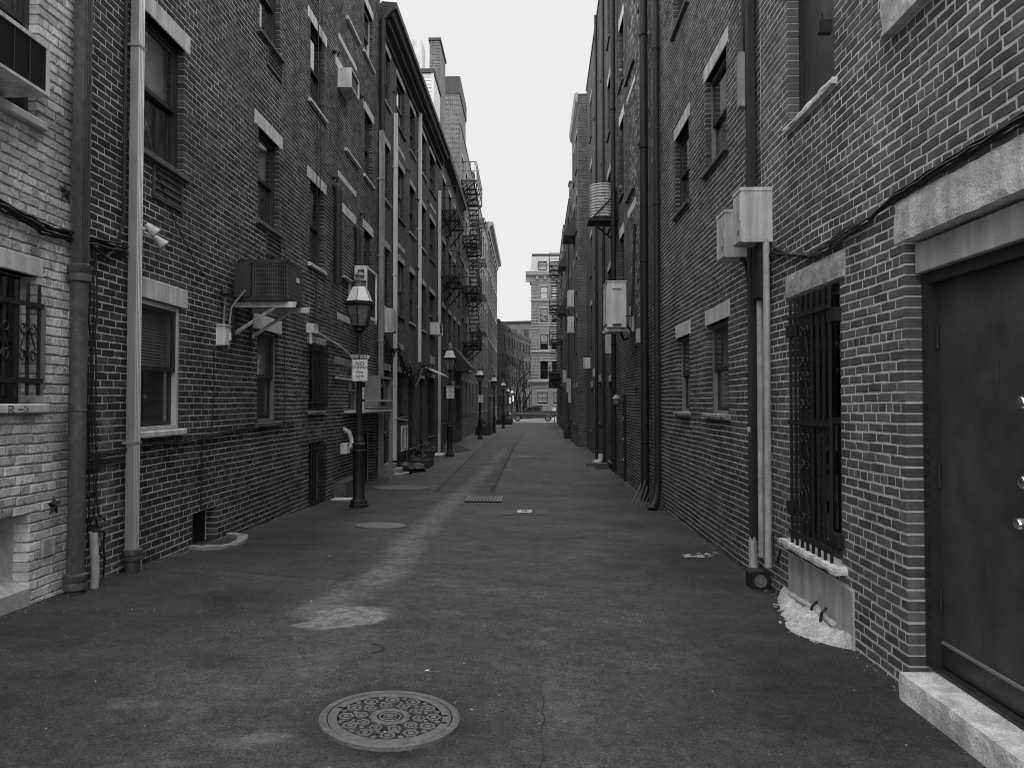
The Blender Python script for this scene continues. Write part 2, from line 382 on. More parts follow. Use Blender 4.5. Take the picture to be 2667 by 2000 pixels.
def brick_wall(bld, F, bricks, mat, wob=.004, tilt=.5, seed=3, n_single=300, pale=None):
    rn = random.Random(seed); ox, oy, oz = wpos(bld)
    def wz(s, z): return wob*(math.sin(s*1.7+z*2.3+seed)+.7*math.sin(s*4.1-z*3.1+2*seed))
    sc = []
    for i, bk in enumerate(bricks):
        s = (bk[0]+bk[1])/2; z = (bk[2]+bk[3])/2; P = F.p(s, z, 0); pr = proj(P)
        if pr is None or not (-10 < pr[0] < 2677 and -10 < pr[1] < 2010): continue
        d = Vector(P)-Vector((0, 0, EYE)); cosn = abs(d.normalized().dot(Vector((F.n[0], F.n[1], 0))))
        sc.append(((bk[1]-bk[0])*(bk[3]-bk[2])*cosn/d.length_squared, i))
    sc.sort(reverse=True); single = set(i for _, i in sc[:n_single])
    # single bricks: objects that share a few meshes
    ang = math.atan2(F.t[1], F.t[0])
    flip = (F.t[0]*F.n[1]-F.t[1]*F.n[0]) < 0      # local +y must point out of the wall
    var = {}
    for dp in (0, 1):
        for v in range(6): var[dp, v] = brick_mesh('brick', .193, .0575, dp, mat, rn)
    for i in sorted(single):
        s0, s1, z0, z1, dl, dr = bricks[i]; s = (s0+s1)/2; z = (z0+z1)/2+wz(s, (z0+z1)/2)
        me = var[1 if (dl or dr) else 0, rn.randrange(6)]
        o = bpy.data.objects.new('brick', me); COL.objects.link(o); o.parent = bld
        P = F.p(s, z, rn.uniform(-.0004, .0025)); o.location = (P[0]-ox, P[1]-oy, P[2]-oz)
        o.rotation_euler = (rn.uniform(-1, 1)*R(tilt), rn.uniform(-1, 1)*R(tilt), ang+(math.pi if flip else 0)+rn.uniform(-1, 1)*R(tilt*.5))
        o.scale = ((s1-s0)/.193, 1, (z1-z0)/.0575*rn.uniform(.96, 1.02))
    m = MB()
    for i, bk in enumerate(bricks):
        if i in single: continue
        s0, s1, z0, z1, dl, dr = bk; zo0 = wz(s0, z0); zo1 = wz(s1, z0); dd = -.12 if (dl or dr) else -.02
        u = lambda: rn.uniform(-.0018, .0018)
        o4 = [(s0+u(), z0+zo0+u()), (s1+u(), z0+zo1+u()), (s1+u(), z1+zo1+u()), (s0+u(), z1+zo0+u())]
        i4 = [(o4[0][0]+.005, o4[0][1]+.004), (o4[1][0]-.005, o4[1][1]+.004), (o4[2][0]-.005, o4[2][1]-.004), (o4[3][0]+.005, o4[3][1]-.004)]
        d = rn.uniform(-.0005, .002)
        vs = [F.p(x, z, dd) for x, z in o4]+[F.p(x, z, -.004+d) for x, z in o4]+[F.p(x, z, d+u()*.5) for x, z in i4]
        fs = [(8, 9, 10, 11)]
        for r in (0, 4):
            for q in range(4): w = (q+1) % 4; fs.append((r+q, r+w, r+4+w, r+4+q))
        if flip: pass
        else: fs = [tuple(reversed(f)) for f in fs]
        m.add(vs, fs, 1 if pale and rn.random() < pale((s0+s1)/2, z0) else 0)
    tag(m.build('brickwork', [mat, 'brick_pale'], bld, fix=False), kind='stuff')
# ---------------------------------------------------------------- buildings
def wall_mesh(bld, F, s0, s1, z0, z1, holes, d, depth, mat, name='wall'):
    m = MB(); S = sorted(set([s0, s1]+[v for h in holes for v in h[:2] if s0 < v < s1])); Z = sorted(set([z0, z1]+[v for h in holes for v in h[2:4] if z0 < v < z1]))
    for zi in range(len(Z)-1):
        zm = (Z[zi]+Z[zi+1])/2; run = None
        for si in range(len(S)-1):
            sm = (S[si]+S[si+1])/2; hole = any(h[0] < sm < h[1] and h[2] < zm < h[3] for h in holes)
            if not hole and run is None: run = S[si]
            if run is not None and (hole or si == len(S)-2):
                e = S[si] if hole else S[si+1]
                m.add([F.p(run, Z[zi], d), F.p(e, Z[zi], d), F.p(e, Z[zi+1], d), F.p(run, Z[zi+1], d)], [(0, 1, 2, 3)]); run = None
    for h in holes:
        a, b, c, e = h[:4]
        for q in ([(a, c), (a, e)], [(b, c), (b, e)], [(a, c), (b, c)], [(a, e), (b, e)]):
            (x0, y0), (x1, y1) = q; m.add([F.p(x0, y0, d), F.p(x1, y1, d), F.p(x1, y1, depth), F.p(x0, y0, depth)], [(0, 1, 2, 3)])
    for q in ([(s0, z0), (s0, z1)], [(s1, z0), (s1, z1)], [(s0, z1), (s1, z1)]):
        (x0, y0), (x1, y1) = q; m.add([F.p(x0, y0, d), F.p(x1, y1, d), F.p(x1, y1, depth), F.p(x0, y0, depth)], [(0, 1, 2, 3)])
    return m.build(name, mat, bld, fix=False)
def ringbox(m, F, a, b, z0, z1, d0, d1, w, wb=None):
    wb = wb or w
    m.fbox(F, a, a+w, z0, z1, d0, d1); m.fbox(F, b-w, b, z0, z1, d0, d1)
    m.fbox(F, a+w, b-w, z1-w, z1, d0, d1); m.fbox(F, a+w, b-w, z0, z0+wb, d0, d1)
def sash(bld, F, a, b, z0, z1, dep=.072, frame='paint_dark', sashm=None, glass='glass', blind=0, curtain=False, far=False, raised=0, shade=0, split=.5, muntin=0, cside=0):
    sashm = sashm or frame
    f = MB(); ringbox(f, F, a, b, z0, z1, -dep-.11, -dep, .05, .04)
    w = f.build('window', frame, bld)
    zi0, zi1, a2, b2 = z0+.04, z1-.05, a+.05, b-.05; zm = zi0+(zi1-zi0)*(1-split)
    q = MB(); q.add([F.p(a-.1, z0-.1, -.41), F.p(b+.1, z0-.1, -.41), F.p(b+.1, z1+.1, -.41), F.p(a-.1, z1+.1, -.41)], [(0, 1, 2, 3)]); q.build('interior', 'interior', w, fix=False)  # flat near-black sheet painted as the unlit room behind
    if far:
        s = MB(); s.fbox(F, a2, b2, zm-.02, zm+.02, -dep-.05, -dep-.01)
        if muntin: s.fbox(F, (a2+b2)/2-.012, (a2+b2)/2+.012, zi0, zi1, -dep-.045, -dep-.02)
        s.build('sash', sashm, w)
        p = MB(); p.fbox(F, a2, b2, zi0, zi1, -dep-.06, -dep-.055); p.build('pane', glass, w)
    else:
        for up in (1, 0):
            d1 = -dep-.012 if up else -dep-.055; za, zb = (zm-.02, zi1) if up else (zi0+raised, zm+.02+raised)
            s = MB(); ringbox(s, F, a2, b2, za, zb, d1-.038, d1, .04, .045)
            if muntin:
                for k in range(1, muntin): s.fbox(F, a2+(b2-a2)*k/muntin-.01, a2+(b2-a2)*k/muntin+.01, za+.045, zb-.04, d1-.03, d1-.006)
            so = s.build('sash', sashm, w)
            p = MB(); p.fbox(F, a2+.035, b2-.035, za+.04, zb-.035, d1-.016, d1-.012); p.build('pane', glass, w)
    if blind:
        m = MB(); zt = zi1; zb = zi1-(zi1-zi0)*blind; n = max(2, int((zt-zb)/.03))
        for k in range(n):
            z = zt-(k+.5)*(zt-zb)/n; m.fbox(F, a2+.02, b2-.02, z-.011, z+.011, -dep-.125, -dep-.115)
        m.build('blind', 'blind', w)
    if shade:
        m = MB(); m.fbox(F, a2+.02, b2-.02, zi1-(zi1-zi0)*shade, zi1, -dep-.125, -dep-.12); m.build('blind', 'curtain', w)
    if curtain:
        m = MB(); n = 14; vs = []
        for k in range(n+1):
            x = a2+(b2-a2)*(.34*k/n if not cside else 1-.4*k/n); d = -dep-.14+.018*math.sin(k*1.9)
            vs += [F.p(x, zi0, d), F.p(x, zi1, d)]
        m.add(vs, [(2*k, 2*k+2, 2*k+3, 2*k+1) for k in range(n)]); m.build('curtain', 'curtain', w, fix=False)
    return w
def op(a, b, z0, z1, lint=.2, lx=.1, sill=.07, sx=.06, kind='sash', sillm='sill_dark', lintm='lintel_stone', sproud=.05, **kw):
    return dict(a=a, b=b, z0=z0, z1=z1, lint=lint, lx=lx, sill=sill, sx=sx, kind=kind, sillm=sillm, lintm=lintm, sproud=sproud, kw=kw)
def building(name, label, F, s0, s1, zt, ops=(), slabs=(), brick=None, mortar='mortar_grey', wallm=None, c=.0677, L=.203, j=.010, rec=.003, bond='run', wob=.003, tilt=.4, seed=1,
             zb=None, depth=9, nsing=300, pale=None, roofm='roof_slate', top=None, btop=None, base=None):
    mid = F.p((s0+s1)/2, 0, 0)
    if zb is None: zb = min(gz(mid[0], F.p(s0, 0, 0)[1]), gz(mid[0], F.p(s1, 0, 0)[1]))-.15
    B = thing(name, label, 'building', (mid[0]-F.n[0]*.3, mid[1]-F.n[1]*.3, zb))
    sn = (lambda z: round(z/c)*c) if brick else (lambda z: z)
    holes = []; bh = []
    for o in ops:
        o['z0'] = sn(o['z0']); o['z1'] = sn(o['z1'])
        if o['lint']: o['lint'] = max(c, sn(o['lint']))
        if o['sill']: o['sill'] = max(c, sn(o['sill']))
        g = .008 if brick else 0
        a, b, z0, z1 = o['a'], o['b'], o['z0'], o['z1']
        holes.append((a-g, b+g, z0-(g if not o['sill'] else 0), z1))
        bh.append((a, b, z0, z1, True))
        if o['lint']:
            bh.append((a-o['lx'], b+o['lx'], z1, z1+o['lint'], False))
            
            if o['lintm'].startswith('granite'): rough_block('lintel', o['lintm'], B, F, a-o['lx']+.006, b+o['lx']-.006, z1, z1+o['lint']-.006, -.11, .018, .0035, seed=a)
            else: m = MB(); m.bbox(F, a-o['lx']+.004, b+o['lx']-.004, z1, z1+o['lint']-.004, -.11, .006 if brick else .012, .008); m.build('lintel', o['lintm'], B)
        if o['sill']:
            bh.append((a-o['sx'], b+o['sx'], z0-o['sill'], z0, False))
            
            if o['sillm'] in ('granite', 'sill_worn'): rough_block('sill', o['sillm'], B, F, a-o['sx']+.006, b+o['sx']-.006, z0-o['sill']+.004, z0, -.16, o['sproud'], .0035, seed=a)
            else: m = MB(); m.bbox(F, a-o['sx']+.004, b+o['sx']-.004, z0-o['sill']+.004, z0, -.16, o['sproud'], .01); m.build('sill', o['sillm'], B)
        if o['kind'] == 'sash': sash(B, F, a, b, z0, z1, **o['kw'])
        elif o['kind'] == 'void':
            q = MB(); q.add([F.p(a-.02, z0-.02, -.14), F.p(b+.02, z0-.02, -.14), F.p(b+.02, z1+.02, -.14), F.p(a-.02, z1+.02, -.14)], [(0, 1, 2, 3)]); q.build('interior', 'interior', B, fix=False)  # near-black sheet painted as the darkness inside the opening
        elif o['kind'] == 'board':
            q = MB(); ringbox(q, F, a, b, z0, z1, -.16, -.10, .05); fo = q.build('window', 'paint_dark', B)
            q = MB(); q.fbox(F, a+.05, b-.05, z0+.05, z1-.05, -.135, -.12); q.build('shutter', 'shutter_dark', fo)
        elif o['kind'] == 'door':
            q = MB(); ringbox(q, F, a, b, z0, z1, -.20, -.12, .06, .02); q.build('door_frame', 'paint_dark', B)
            q = MB(); q.fbox(F, a+.06, b-.06, z0+.02, z1-.06, -.18, -.14)
            for pz in ((.15, .42), (.5, .92)):
                H = z1-z0-.08
                for pa in ((.12, .46), (.54, .88)): q.bbox(F, a+.06+(b-a-.12)*pa[0], a+.06+(b-a-.12)*pa[1], z0+.02+H*pz[0], z0+.02+H*pz[1], -.14, -.128, .008)
            dr = q.build('door', 'door_paint', B)
            q = MB(); P = Vector(F.p(b-.13, z0+1.0, -.09)); q.lathe((P.x, P.y, P.z-.03), [(.01, 0), (.028, .012), (.028, .04), (.01, .055)], 10); q.build('knob', 'steel_bright', dr)
    for (a, b, z0, z1, nm, mt, pr) in slabs:
        z0, z1 = sn(z0), max(sn(z0)+c, sn(z1)); bh.append((a, b, z0, z1, False))
        m = MB(); m.bbox(F, a+.004, b-.004, z0+.003, z1-.003, -.11, pr, .008); m.build(nm, mt, B)
    wt = zt
    wall_mesh(B, F, s0, s1, zb, wt, holes, -rec if brick else 0, -.45, mortar if brick else wallm)
    q = MB(); q.fbox(F, s0+.002, s1-.002, zb, zt, -depth, -.45); q.build('inner_wall', 'brick_core', B)
    q = MB(); q.fbox(F, s0+.002, s1-.002, zt+.002, zt+.12, -depth, .03); q.build('roof', roofm, B)
    if brick:
        bk = lay(F, s0, s1, zb, min(zt, btop or zt), bh, L, c, j, bond, seed)
        brick_wall(B, F, bk, brick, wob, tilt, seed, nsing, pale)
    return B
XL, XR = -3.70, 2.36
L_ = FL(XL); R_ = FRt(XR)
# ---- left row
b_white = building('white_painted_building', 'white painted brick building at the near end, beside the cast iron pipe', L_, -3, 6.17, 12,
    [op(4.72, 5.71, 1.69, 2.65, .18, .06, .09, .09, glass='glass_dark', sillm='lintel_stone', lintm='lintel_stone', dep=.14), op(4.60, 5.67, 3.84, 5.3, .2, .1, .08, sillm='lintel_stone'),
     op(4.55, 5.65, .33, .87, 0, 0, 0, kind='plain'), op(2.6, 3.6, 1.69, 2.65, .18, .06, .09, .09)],
    [(5.79, 5.96, .53, .66, 'patch', 'concrete', .012)],
    'brick_painted', 'mortar_painted', c=.0735, L=.215, j=.012, rec=.010, bond='mixed', wob=.007, tilt=1.0, seed=11, btop=7.5)
b_dark = building('dark_brick_building', 'dark brick building carrying the condenser on a wall bracket', L_, 6.19, 12.18, 12.2,
    [op(7.25, 8.12, 4.15, 5.49, .2, .14, .07, .08, shade=.46, glass='glass'), op(7.2, 8.12, 1.40, 2.71, .2, .14, .07, .06, frame='paint_white', sashm='paint_dark', blind=.52, dep=.03, sillm='lintel_stone', split=.52),
     op(10.4, 11.26, 4.2, 5.47, .2, .16, .07, .1, shade=.48), op(10.42, 11.29, 1.42, 2.71, .2, .16, .07, .08, frame='frame_grey', sashm='paint_dark', shade=.46, dep=.05),
     op(10.4, 11.27, 6.86, 8.2, .2, .14, .07, .08, curtain=True), op(7.25, 8.12, 6.86, 8.2, .2, .14, .07, .08),
     op(8.44, 9.08, -.1, .47, 0, 0, 0, kind='void')],
    [], 'brick_dark', 'mortar_grey', seed=5, wob=.003, btop=9.2, j=.012)
b_three = building('bricked_up_building', 'brick building with bricked-up window bays and bare stone lintels', L_, 12.18, 18.9, 12.3,
    [op(12.87, 13.75, 6.81, 8.2, .2, .17, .08, .12, sillm='lintel_stone', curtain=True), op(12.9, 13.75, 4.09, 5.5, .2, .2, .07, .12, sillm='lintel_stone'),
     op(12.89, 13.83, 1.57, 2.74, .13, .12, .08, .06, glass='glass_dark', sillm='sill_worn'), op(12.93, 13.88, -.25, 1.03, 0, 0, 0, kind='void'),
     op(17.1, 18.0, 9.6, 10.76, .2, .08, .07, .15, sillm='lintel_stone', frame='paint_white', sashm='paint_dark'), op(17.2, 18.05, 6.87, 8.35, .2, .14, .07, .15, sillm='lintel_stone'),
     op(17.2, 18.05, 4.1, 5.6, .18, .16, .07, .15, sillm='lintel_stone'), op(15.75, 16.9, 1.5, 2.43, 0, 0, .07, .05, frame='frame_grey'), op(16.2, 18.3, -.3, 1.0, 0, 0, 0, kind='void')],
    [(14.56, 16.39, 8.2, 8.42, 'lintel', 'lintel_stone', .006), (14.78, 16.38, 8.78, 8.92, 'lintel', 'lintel_stone', .006), (15.35, 16.55, 9.49, 9.56, 'sill', 'lintel_stone', .06), (15.3, 16.55, 6.77, 6.84, 'sill', 'lintel_stone', .06),
     (14.79, 16.37, 6.07, 6.26, 'lintel', 'lintel_stone', .006), (14.79, 16.38, 5.5, 5.7, 'lintel', 'lintel_stone', .006), (14.79, 16.31, 3.3, 3.48, 'lintel', 'lintel_stone', .006), (14.55, 16.7, 2.43, 2.58, 'lintel', 'sill_worn', .006)],
    'brick_dark2', 'mortar_grey', seed=8, bond='mixed', wob=.004)
F4 = FA(-3.68, 18.9, -3.5, 30.3, 1); s4a, s4b = 18.902, 30.305
cols4 = [(19.2, 20.15), (21.05, 22.3), (23.25, 24.2), (25.55, 26.55), (27.45, 28.9)]
rows4 = [(9.42, 10.77), (6.9, 8.35), (4.15, 5.68)]
ops4 = []
for ci, (a, b) in enumerate(cols4):
    for z0, z1 in rows4: ops4.append(op(a, b, z0, z1, .18, .08, .07, .1, lintm='lintel_far', sillm='lintel_far' if ci in (0, 2, 3) else 'sill_dark', frame='paint_dark', sashm='frame_grey' if ci in (1, 4) else 'paint_dark', far=ci > 2, dep=.07))
ops4 += [op(19.15, 20.25, -.1, 2.52, .18, .1, 0, kind='door', lintm='lintel_far'), op(20.95, 22.5, 1.3, 2.55, .14, .1, .06, .06, lintm='lintel_far', far=True, glass='glass_dark'), op(23.1, 24.3, .3, 2.5, .1, .05, .06, far=True, glass='glass_dark'),
         op(25.3, 26.3, .3, 2.5, .1, .05, .06, far=True, glass='glass_dark'), op(27.2, 28.8, .5, 2.6, .14, .1, .06, far=True, glass='glass_dark', lintm='lintel_far')]
b_cornice = building('corniced_brick_building', 'brick building with a dark dentilled cornice and pale downspouts', F4, s4a, s4b, 11.55, ops4,
    [(21.0, 22.4, 8.75, 8.9, 'lintel', 'lintel_far', .012), (21.0, 22.4, 6.02, 6.18, 'lintel', 'lintel_far', .012), (27.4, 29.0, 8.78, 8.95, 'lintel', 'lintel_far', .012), (20.95, 22.3, 3.2, 3.36, 'lintel', 'lintel_far', .012), (27.6, 28.9, 3.1, 3.4, 'lintel', 'lintel_far', .012)],
    wallm='brick_far_dark', depth=7)
m = MB(); m.prismF(F4, [(.012, 10.99), (.06, 10.99), (.06, 11.13), (.12, 11.17), (.12, 11.3), (.30, 11.36), (.34, 11.5), (.40, 11.53), (.40, 11.68), (.012, 11.72)], s4a+.02, s4b+.12)
cn = m.build('cornice', 'cornice_dark', b_cornice)
for k in range(64):
    m = MB(); a = s4a+.1+k*.176; m.fbox(F4, a, a+.09, 11.18, 11.295, .122, .20); m.build('dentil', 'cornice_dark', cn)
def grid_ops(cols, rows, **kw): return [op(a, b, z0, z1, **kw) for a, b in cols for z0, z1 in rows]
F5 = FA(-3.5, 30.3, -3.5, 40.4, 1)
b_escape = building('shadowed_brick_building', 'dark brick building behind the near fire escape balconies', F5, 30.32, 40.4, 12.0,
    grid_ops([(31.2, 32.3), (33.6, 34.6), (35.9, 36.9), (38.2, 39.3)], [(9.3, 10.9), (6.6, 8.3), (3.9, 5.6)], lint=.2, lintm='lintel_far', far=True) + [op(31.6, 33.1, -.2, 2.4, 0, 0, 0, kind='door'), op(35.2, 36.6, -.2, 2.5, .2, .1, 0, kind='door', lintm='lintel_far'), op(37.6, 39.2, .6, 2.4, .2, .1, far=True)],
    wallm='brick_far_dark')
m = MB(); m.prismF(F5, [(.01, 11.75), (.25, 11.85), (.28, 12.05), (-.2, 12.3), (-.5, 12.3), (-.5, 12.125)], 30.5, 40.35); m.build('roof_edge', 'cornice_dark', b_escape)
b_l6 = building('pale_balcony_building', 'pale brick building with the steep iron ladder and slender balconies', FA(-3.6, 40.45, -3.68, 53.5, 1), 40.46, 53.5, 16.4,
    grid_ops([(41.6, 42.7), (44.4, 45.5), (47.2, 48.3), (50, 51.1)], [(13.4, 15.1), (10.6, 12.3), (7.8, 9.4), (4.6, 6.3), (1.0, 2.9)], lint=.2, lintm='lintel_far', far=True), wallm='brick_far_pale')
b_l7 = building('pale_flat_building', 'pale flat-roofed brick building in the middle of the left row', L_, 53.52, 70, 16.5,
    grid_ops([(54.6+2.7*k, 55.9+2.7*k) for k in range(6)], [(13.6, 15.4), (10.7, 12.6), (7.8, 9.7), (4.7, 6.6), (1.0, 3.0)], lint=.2, lintm='lintel_far', far=True, sill=.1, sillm='lintel_far'), wallm='brick_far_pale')
b_l8 = building('tall_corner_building', 'tall pale brick corner building with an overhanging cornice by the cross street', L_, 70.02, 91, 18.1,
    grid_ops([(71.4+2.8*k, 72.9+2.8*k) for k in range(7)], [(15.2, 17.1), (12, 14), (8.8, 10.8), (5.4, 7.5), (1.2, 3.6)], lint=.22, lintm='lintel_far', far=True, sill=.1, sillm='lintel_far'), wallm='brick_far_mid')
m = MB(); m.prismF(L_, [(.01, 17.4), (.1, 17.4), (.15, 17.8), (.45, 17.95), (.5, 18.22), (.01, 18.3)], 70.05, 91.4); m.build('cornice', 'stone_smooth', b_l8)
# ---- right row
pale3 = lambda s, z: .20 if 15.9 < s < 17.7 and z > 3.4 else (.02 if z > 3 else 0)
b_r1 = building('near_brick_building', 'old brick building with the steel door and the ironwork window grille', R_, -3, 7.79, 12,
    [op(3.05, 4.86, -.2, 2.69, .27, .11, 0, kind='plain', lintm='granite'), op(5.87, 6.97, .47, 2.66, .2, .11, .10, .1, glass='glass_dark', lintm='granite_rough', sillm='granite', sproud=.09, frame='paint_dark'),
     op(5.93, 6.97, 4.2, 5.75, .2, .1, .08, .06, kind='board', lintm='granite', sillm='granite', sproud=.04), op(3.45, 4.85, 4.36, 5.9, .2, .1, .25, .16, sillm='granite', sproud=.07, kind='board')],
    [(5.66, 7.06, -.25, .36, 'render_panel', 'concrete', .008)],
    'brick_old', 'mortar_pale', seed=21, bond='american', wob=.005, tilt=.35, j=.013, rec=.0028, btop=7, L=.207)
b_r2 = building('long_brick_building', 'brick building with small stone-linteled windows behind the downspout', R_, 7.80, 13.9, 13,
    [op(9.13, 10.2, 1.55, 2.71, .22, .1, .07, .1, frame='frame_grey', sashm='paint_dark', curtain=True, cside=1, sillm='sill_worn'), op(11.32, 12.25, 1.55, 2.71, .22, .1, .06, .1, frame='frame_grey', sashm='paint_dark', sillm='sill_worn'),
     op(9.13, 10.2, 4.77, 5.96, .22, .1, .07, .08, frame='frame_grey', sashm='paint_dark', curtain=True, cside=1), op(11.28, 12.3, 4.68, 5.9, .22, .1, .07, .08), op(11.3, 12.4, 7.65, 9.0, .22, .1, .07, .08), op(9.13, 10.2, 7.7, 9.0, .22, .1, .07, .08)],
    [], 'brick_right', 'mortar_pale', seed=31, bond='mixed', wob=.004, tilt=.35, j=.0115, rec=.0028, btop=9.6)
b_r3 = building('patched_brick_building', 'brick building speckled with pale replacement bricks between the two pairs of pipes', R_, 13.91, 20.8, 15.6,
    [op(15.2, 16.15, 7.2, 9.0, .25, .08, .07, .06), op(15.2, 16.15, 10.05, 11.9, .25, .08, .07, .06), op(15.2, 16.15, 4.3, 5.9, .25, .08, .07, .06), op(15.15, 16.0, -.3, 2.1, .2, .06, 0, kind='door'),
     op(18.95, 19.8, 9.75, 11.3, .25, .08, .07, .06), op(18.95, 19.8, 6.9, 8.8, .25, .08, .07, .06), op(18.95, 19.8, 4.2, 5.9, .25, .08, .07, .06), op(16.75, 17.15, 1.25, 2.0, 0, 0, 0, glass='glass_dark')],
    [(16.85, 18.3, 8.8, 8.97, 'lintel', 'lintel_stone', .006), (16.95, 18.4, 9.25, 9.32, 'sill', 'sill_dark', .06), (16.85, 18.2, 6.0, 6.2, 'lintel', 'lintel_stone', .006), (16.95, 18.3, 6.4, 6.47, 'sill', 'sill_dark', .06)],
    'brick_right2', 'mortar_grey', seed=41, bond='mixed', wob=.004, tilt=.6, pale=pale3)
FR4 = FA(2.36, 20.8, 2.60, 34.0, -1)
b_r4 = building('tall_brick_building', 'tall brick building behind the slatted drum and the outdoor heat pump', FR4, 20.82, 34.0, 15.55,
    grid_ops([(22.2, 23.1), (24.5, 25.4), (28.0, 28.9), (30.6, 31.5)], [(12.4, 14.0), (9.6, 11.2), (6.8, 8.4), (4.0, 5.6)], lint=.22, lintm='lintel_far', far=True) + [op(22.0, 22.9, .0, 2.3, .2, .1, .06, far=True, lintm='lintel_far'), op(26.0, 26.9, 1.0, 2.4, .25, .1, .06, far=True, lintm='lintel_far'), op(30.2, 31.3, .6, 2.3, .25, .1, .06, far=True, lintm='lintel_far')],
    wallm='brick_far_dark')
b_r5 = building('projecting_brick_building', 'brick building standing slightly proud of the right row with a thin cornice', FA(2.22, 34.2, 2.27, 39.5, -1), 34.2, 39.5, 15.4,
    grid_ops([(35, 35.9), (37.2, 38.1)], [(12.4, 14.0), (9.6, 11.2), (6.8, 8.4), (4.0, 5.6), (.7, 2.4)], lint=.22, lintm='lintel_far', far=True), wallm='brick_far_mid')
m = MB(); m.prismF(FA(2.22, 34.2, 2.27, 39.5, -1), [(.01, 15.1), (.1, 15.2), (.16, 15.5), (.01, 15.6)], 34.15, 39.6); m.build('cornice', 'lintel_far', b_r5)
b_r6 = building('low_brick_building', 'lower brick building beyond the projecting one, slatted planter at its foot', FA(2.42, 39.55, 2.5, 47, -1), 39.56, 47, 13.0,
    grid_ops([(40.4, 41.4), (42.8, 43.8), (45.2, 46.2)], [(10.4, 12), (7.4, 9.1), (4.2, 5.9), (.7, 2.6)], lint=.22, lintm='lintel_far', far=True), wallm='brick_far_mid')
b_r7 = building('middle_brick_building', 'brick building with rusted iron balconies on the right of the alley', FA(2.5, 47.05, 2.62, 57, -1), 47.06, 57, 14.1,
    grid_ops([(48.2, 49.3), (51, 52.1), (53.8, 54.9)], [(11.2, 13), (8, 9.8), (4.6, 6.4), (.7, 2.7)], lint=.22, lintm='lintel_far', far=True), wallm='brick_far_dark')
b_r8 = building('end_brick_building', 'long brick building closing the right row at the cross street', FA(2.62, 57.05, 3.15, 86, -1), 57.06, 86, 14.8,
    grid_ops([(58.6+3.1*k, 60+3.1*k) for k in range(9)], [(11.6, 13.4), (8.2, 10), (4.8, 6.6), (.8, 3)], lint=.22, lintm='lintel_far', far=True), wallm='brick_far_mid')
# ---------------------------------------------------------------- ground
def seg_d(x, y, pts):
    best = 9e9
    for (x0, y0), (x1, y1) in zip(pts, pts[1:]):
        dx, dy = x1-x0, y1-y0; l2 = dx*dx+dy*dy; u = max(0, min(1, ((x-x0)*dx+(y-y0)*dy)/l2))
        best = min(best, math.hypot(x-x0-u*dx, y-y0-u*dy))
    return best
def nz(x, y, s, o=0): return noise.noise(Vector((x*s, y*s, o)))
def sstep(a, b, x):
    t = max(0, min(1, (x-a)/(b-a))); return t*t*(3-2*t)
STREAK = [(-1.62, 5.9), (-1.5, 6.6), (-1.38, 7.43), (-1.36, 8.2), (-1.47, 9.65), (-1.4, 10.8), (-1.42, 12.6), (-1.40, 14.45), (-1.32, 16.3), (-1.2, 20), (-1.1, 26), (-1.0, 34)]
PALE = [(-1.66, 5.5), (-1.60, 5.98), (-1.42, 6.16), (-1.14, 6.14), (-1.06, 5.9), (-1.2, 5.66), (-1.45, 5.5)]
SCUFF = [([(-1.42, 3.6), (-1.28, 3.74), (-1.12, 3.72)], .05, .55), ([(-2.2, 4.0), (-1.75, 4.02), (-1.3, 4.15)], .07, .3), ([(-1.7, 3.9), (-1.55, 4.3), (-1.25, 4.85), (-1.1, 5.3)], .16, .22), ([(-3.3, 4.4), (-2.6, 4.75)], .15, .12),
         ([(-1.75, 3.3), (-1.45, 3.42)], .05, .5), ([(-.75, 4.72), (.1, 4.8)], .03, .2), ([(.02, 6.85), (.35, 6.95)], .07, .3), ([(.1, 5.75), (.24, 5.85)], .06, .25), ([(-3.3, 7.2), (-2.2, 7.0), (-1.2, 7.1)], .10, .16),
         ([(-.5, 3.2), (.3, 3.9), (.2, 4.6)], .25, .16), ([(-2.7, 17.4), (-1.5, 17.0)], .2, .12), ([(1.2, 20), (2.2, 21.5)], .3, .2), ([(-2.6, 24), (-2.2, 34), (-2.3, 50)], .5, .15)]
def in_poly(x, y, P):
    c = False
    for (x0, y0), (x1, y1) in zip(P, P[1:]+P[:1]):
        if (y0 > y) != (y1 > y) and x < (x1-x0)*(y-y0)/(y1-y0)+x0: c = not c
    return c
def wear_pale(x, y):
    w = 0.0
    n1 = nz(x, y, 3.1, 1); n2 = nz(x, y, 11, 2); n3 = nz(x, y, 34, 3)
    d = seg_d(x, y, STREAK); wd = .17+.07*n1
    fade = .62 if y < 16 else .5
    w = max(w, fade*sstep(wd+.14, wd*.25, d)*max(0, min(1, .72+.8*nz(x*.6, y, 2.1, 5)+.5*n2+.4*n3)))
    dp = seg_d(x, y, PALE+PALE[:1])
    if in_poly(x+.05*n2, y+.05*n1, PALE): w = max(w, 1.0+.3*n2-.4*sstep(.12, 0, dp)*(n3 > .1))
    else: w = max(w, sstep(.035, 0, dp+.03*n2)*.7*(n3 > -.1))
    for pts, r, a in SCUFF:
        d = seg_d(x, y, pts); w = max(w, a*sstep(r*1.3, r*.2, d+.05*n1)*max(0, .5+.9*n2+.5*n3))
    w = max(w, .34*sstep(14, 55, y)+.10*max(0, nz(x*.8, y, .35, 7))*sstep(8, 20, y))  # road also gets paler with distance down the alley
    return max(0, min(1, w))
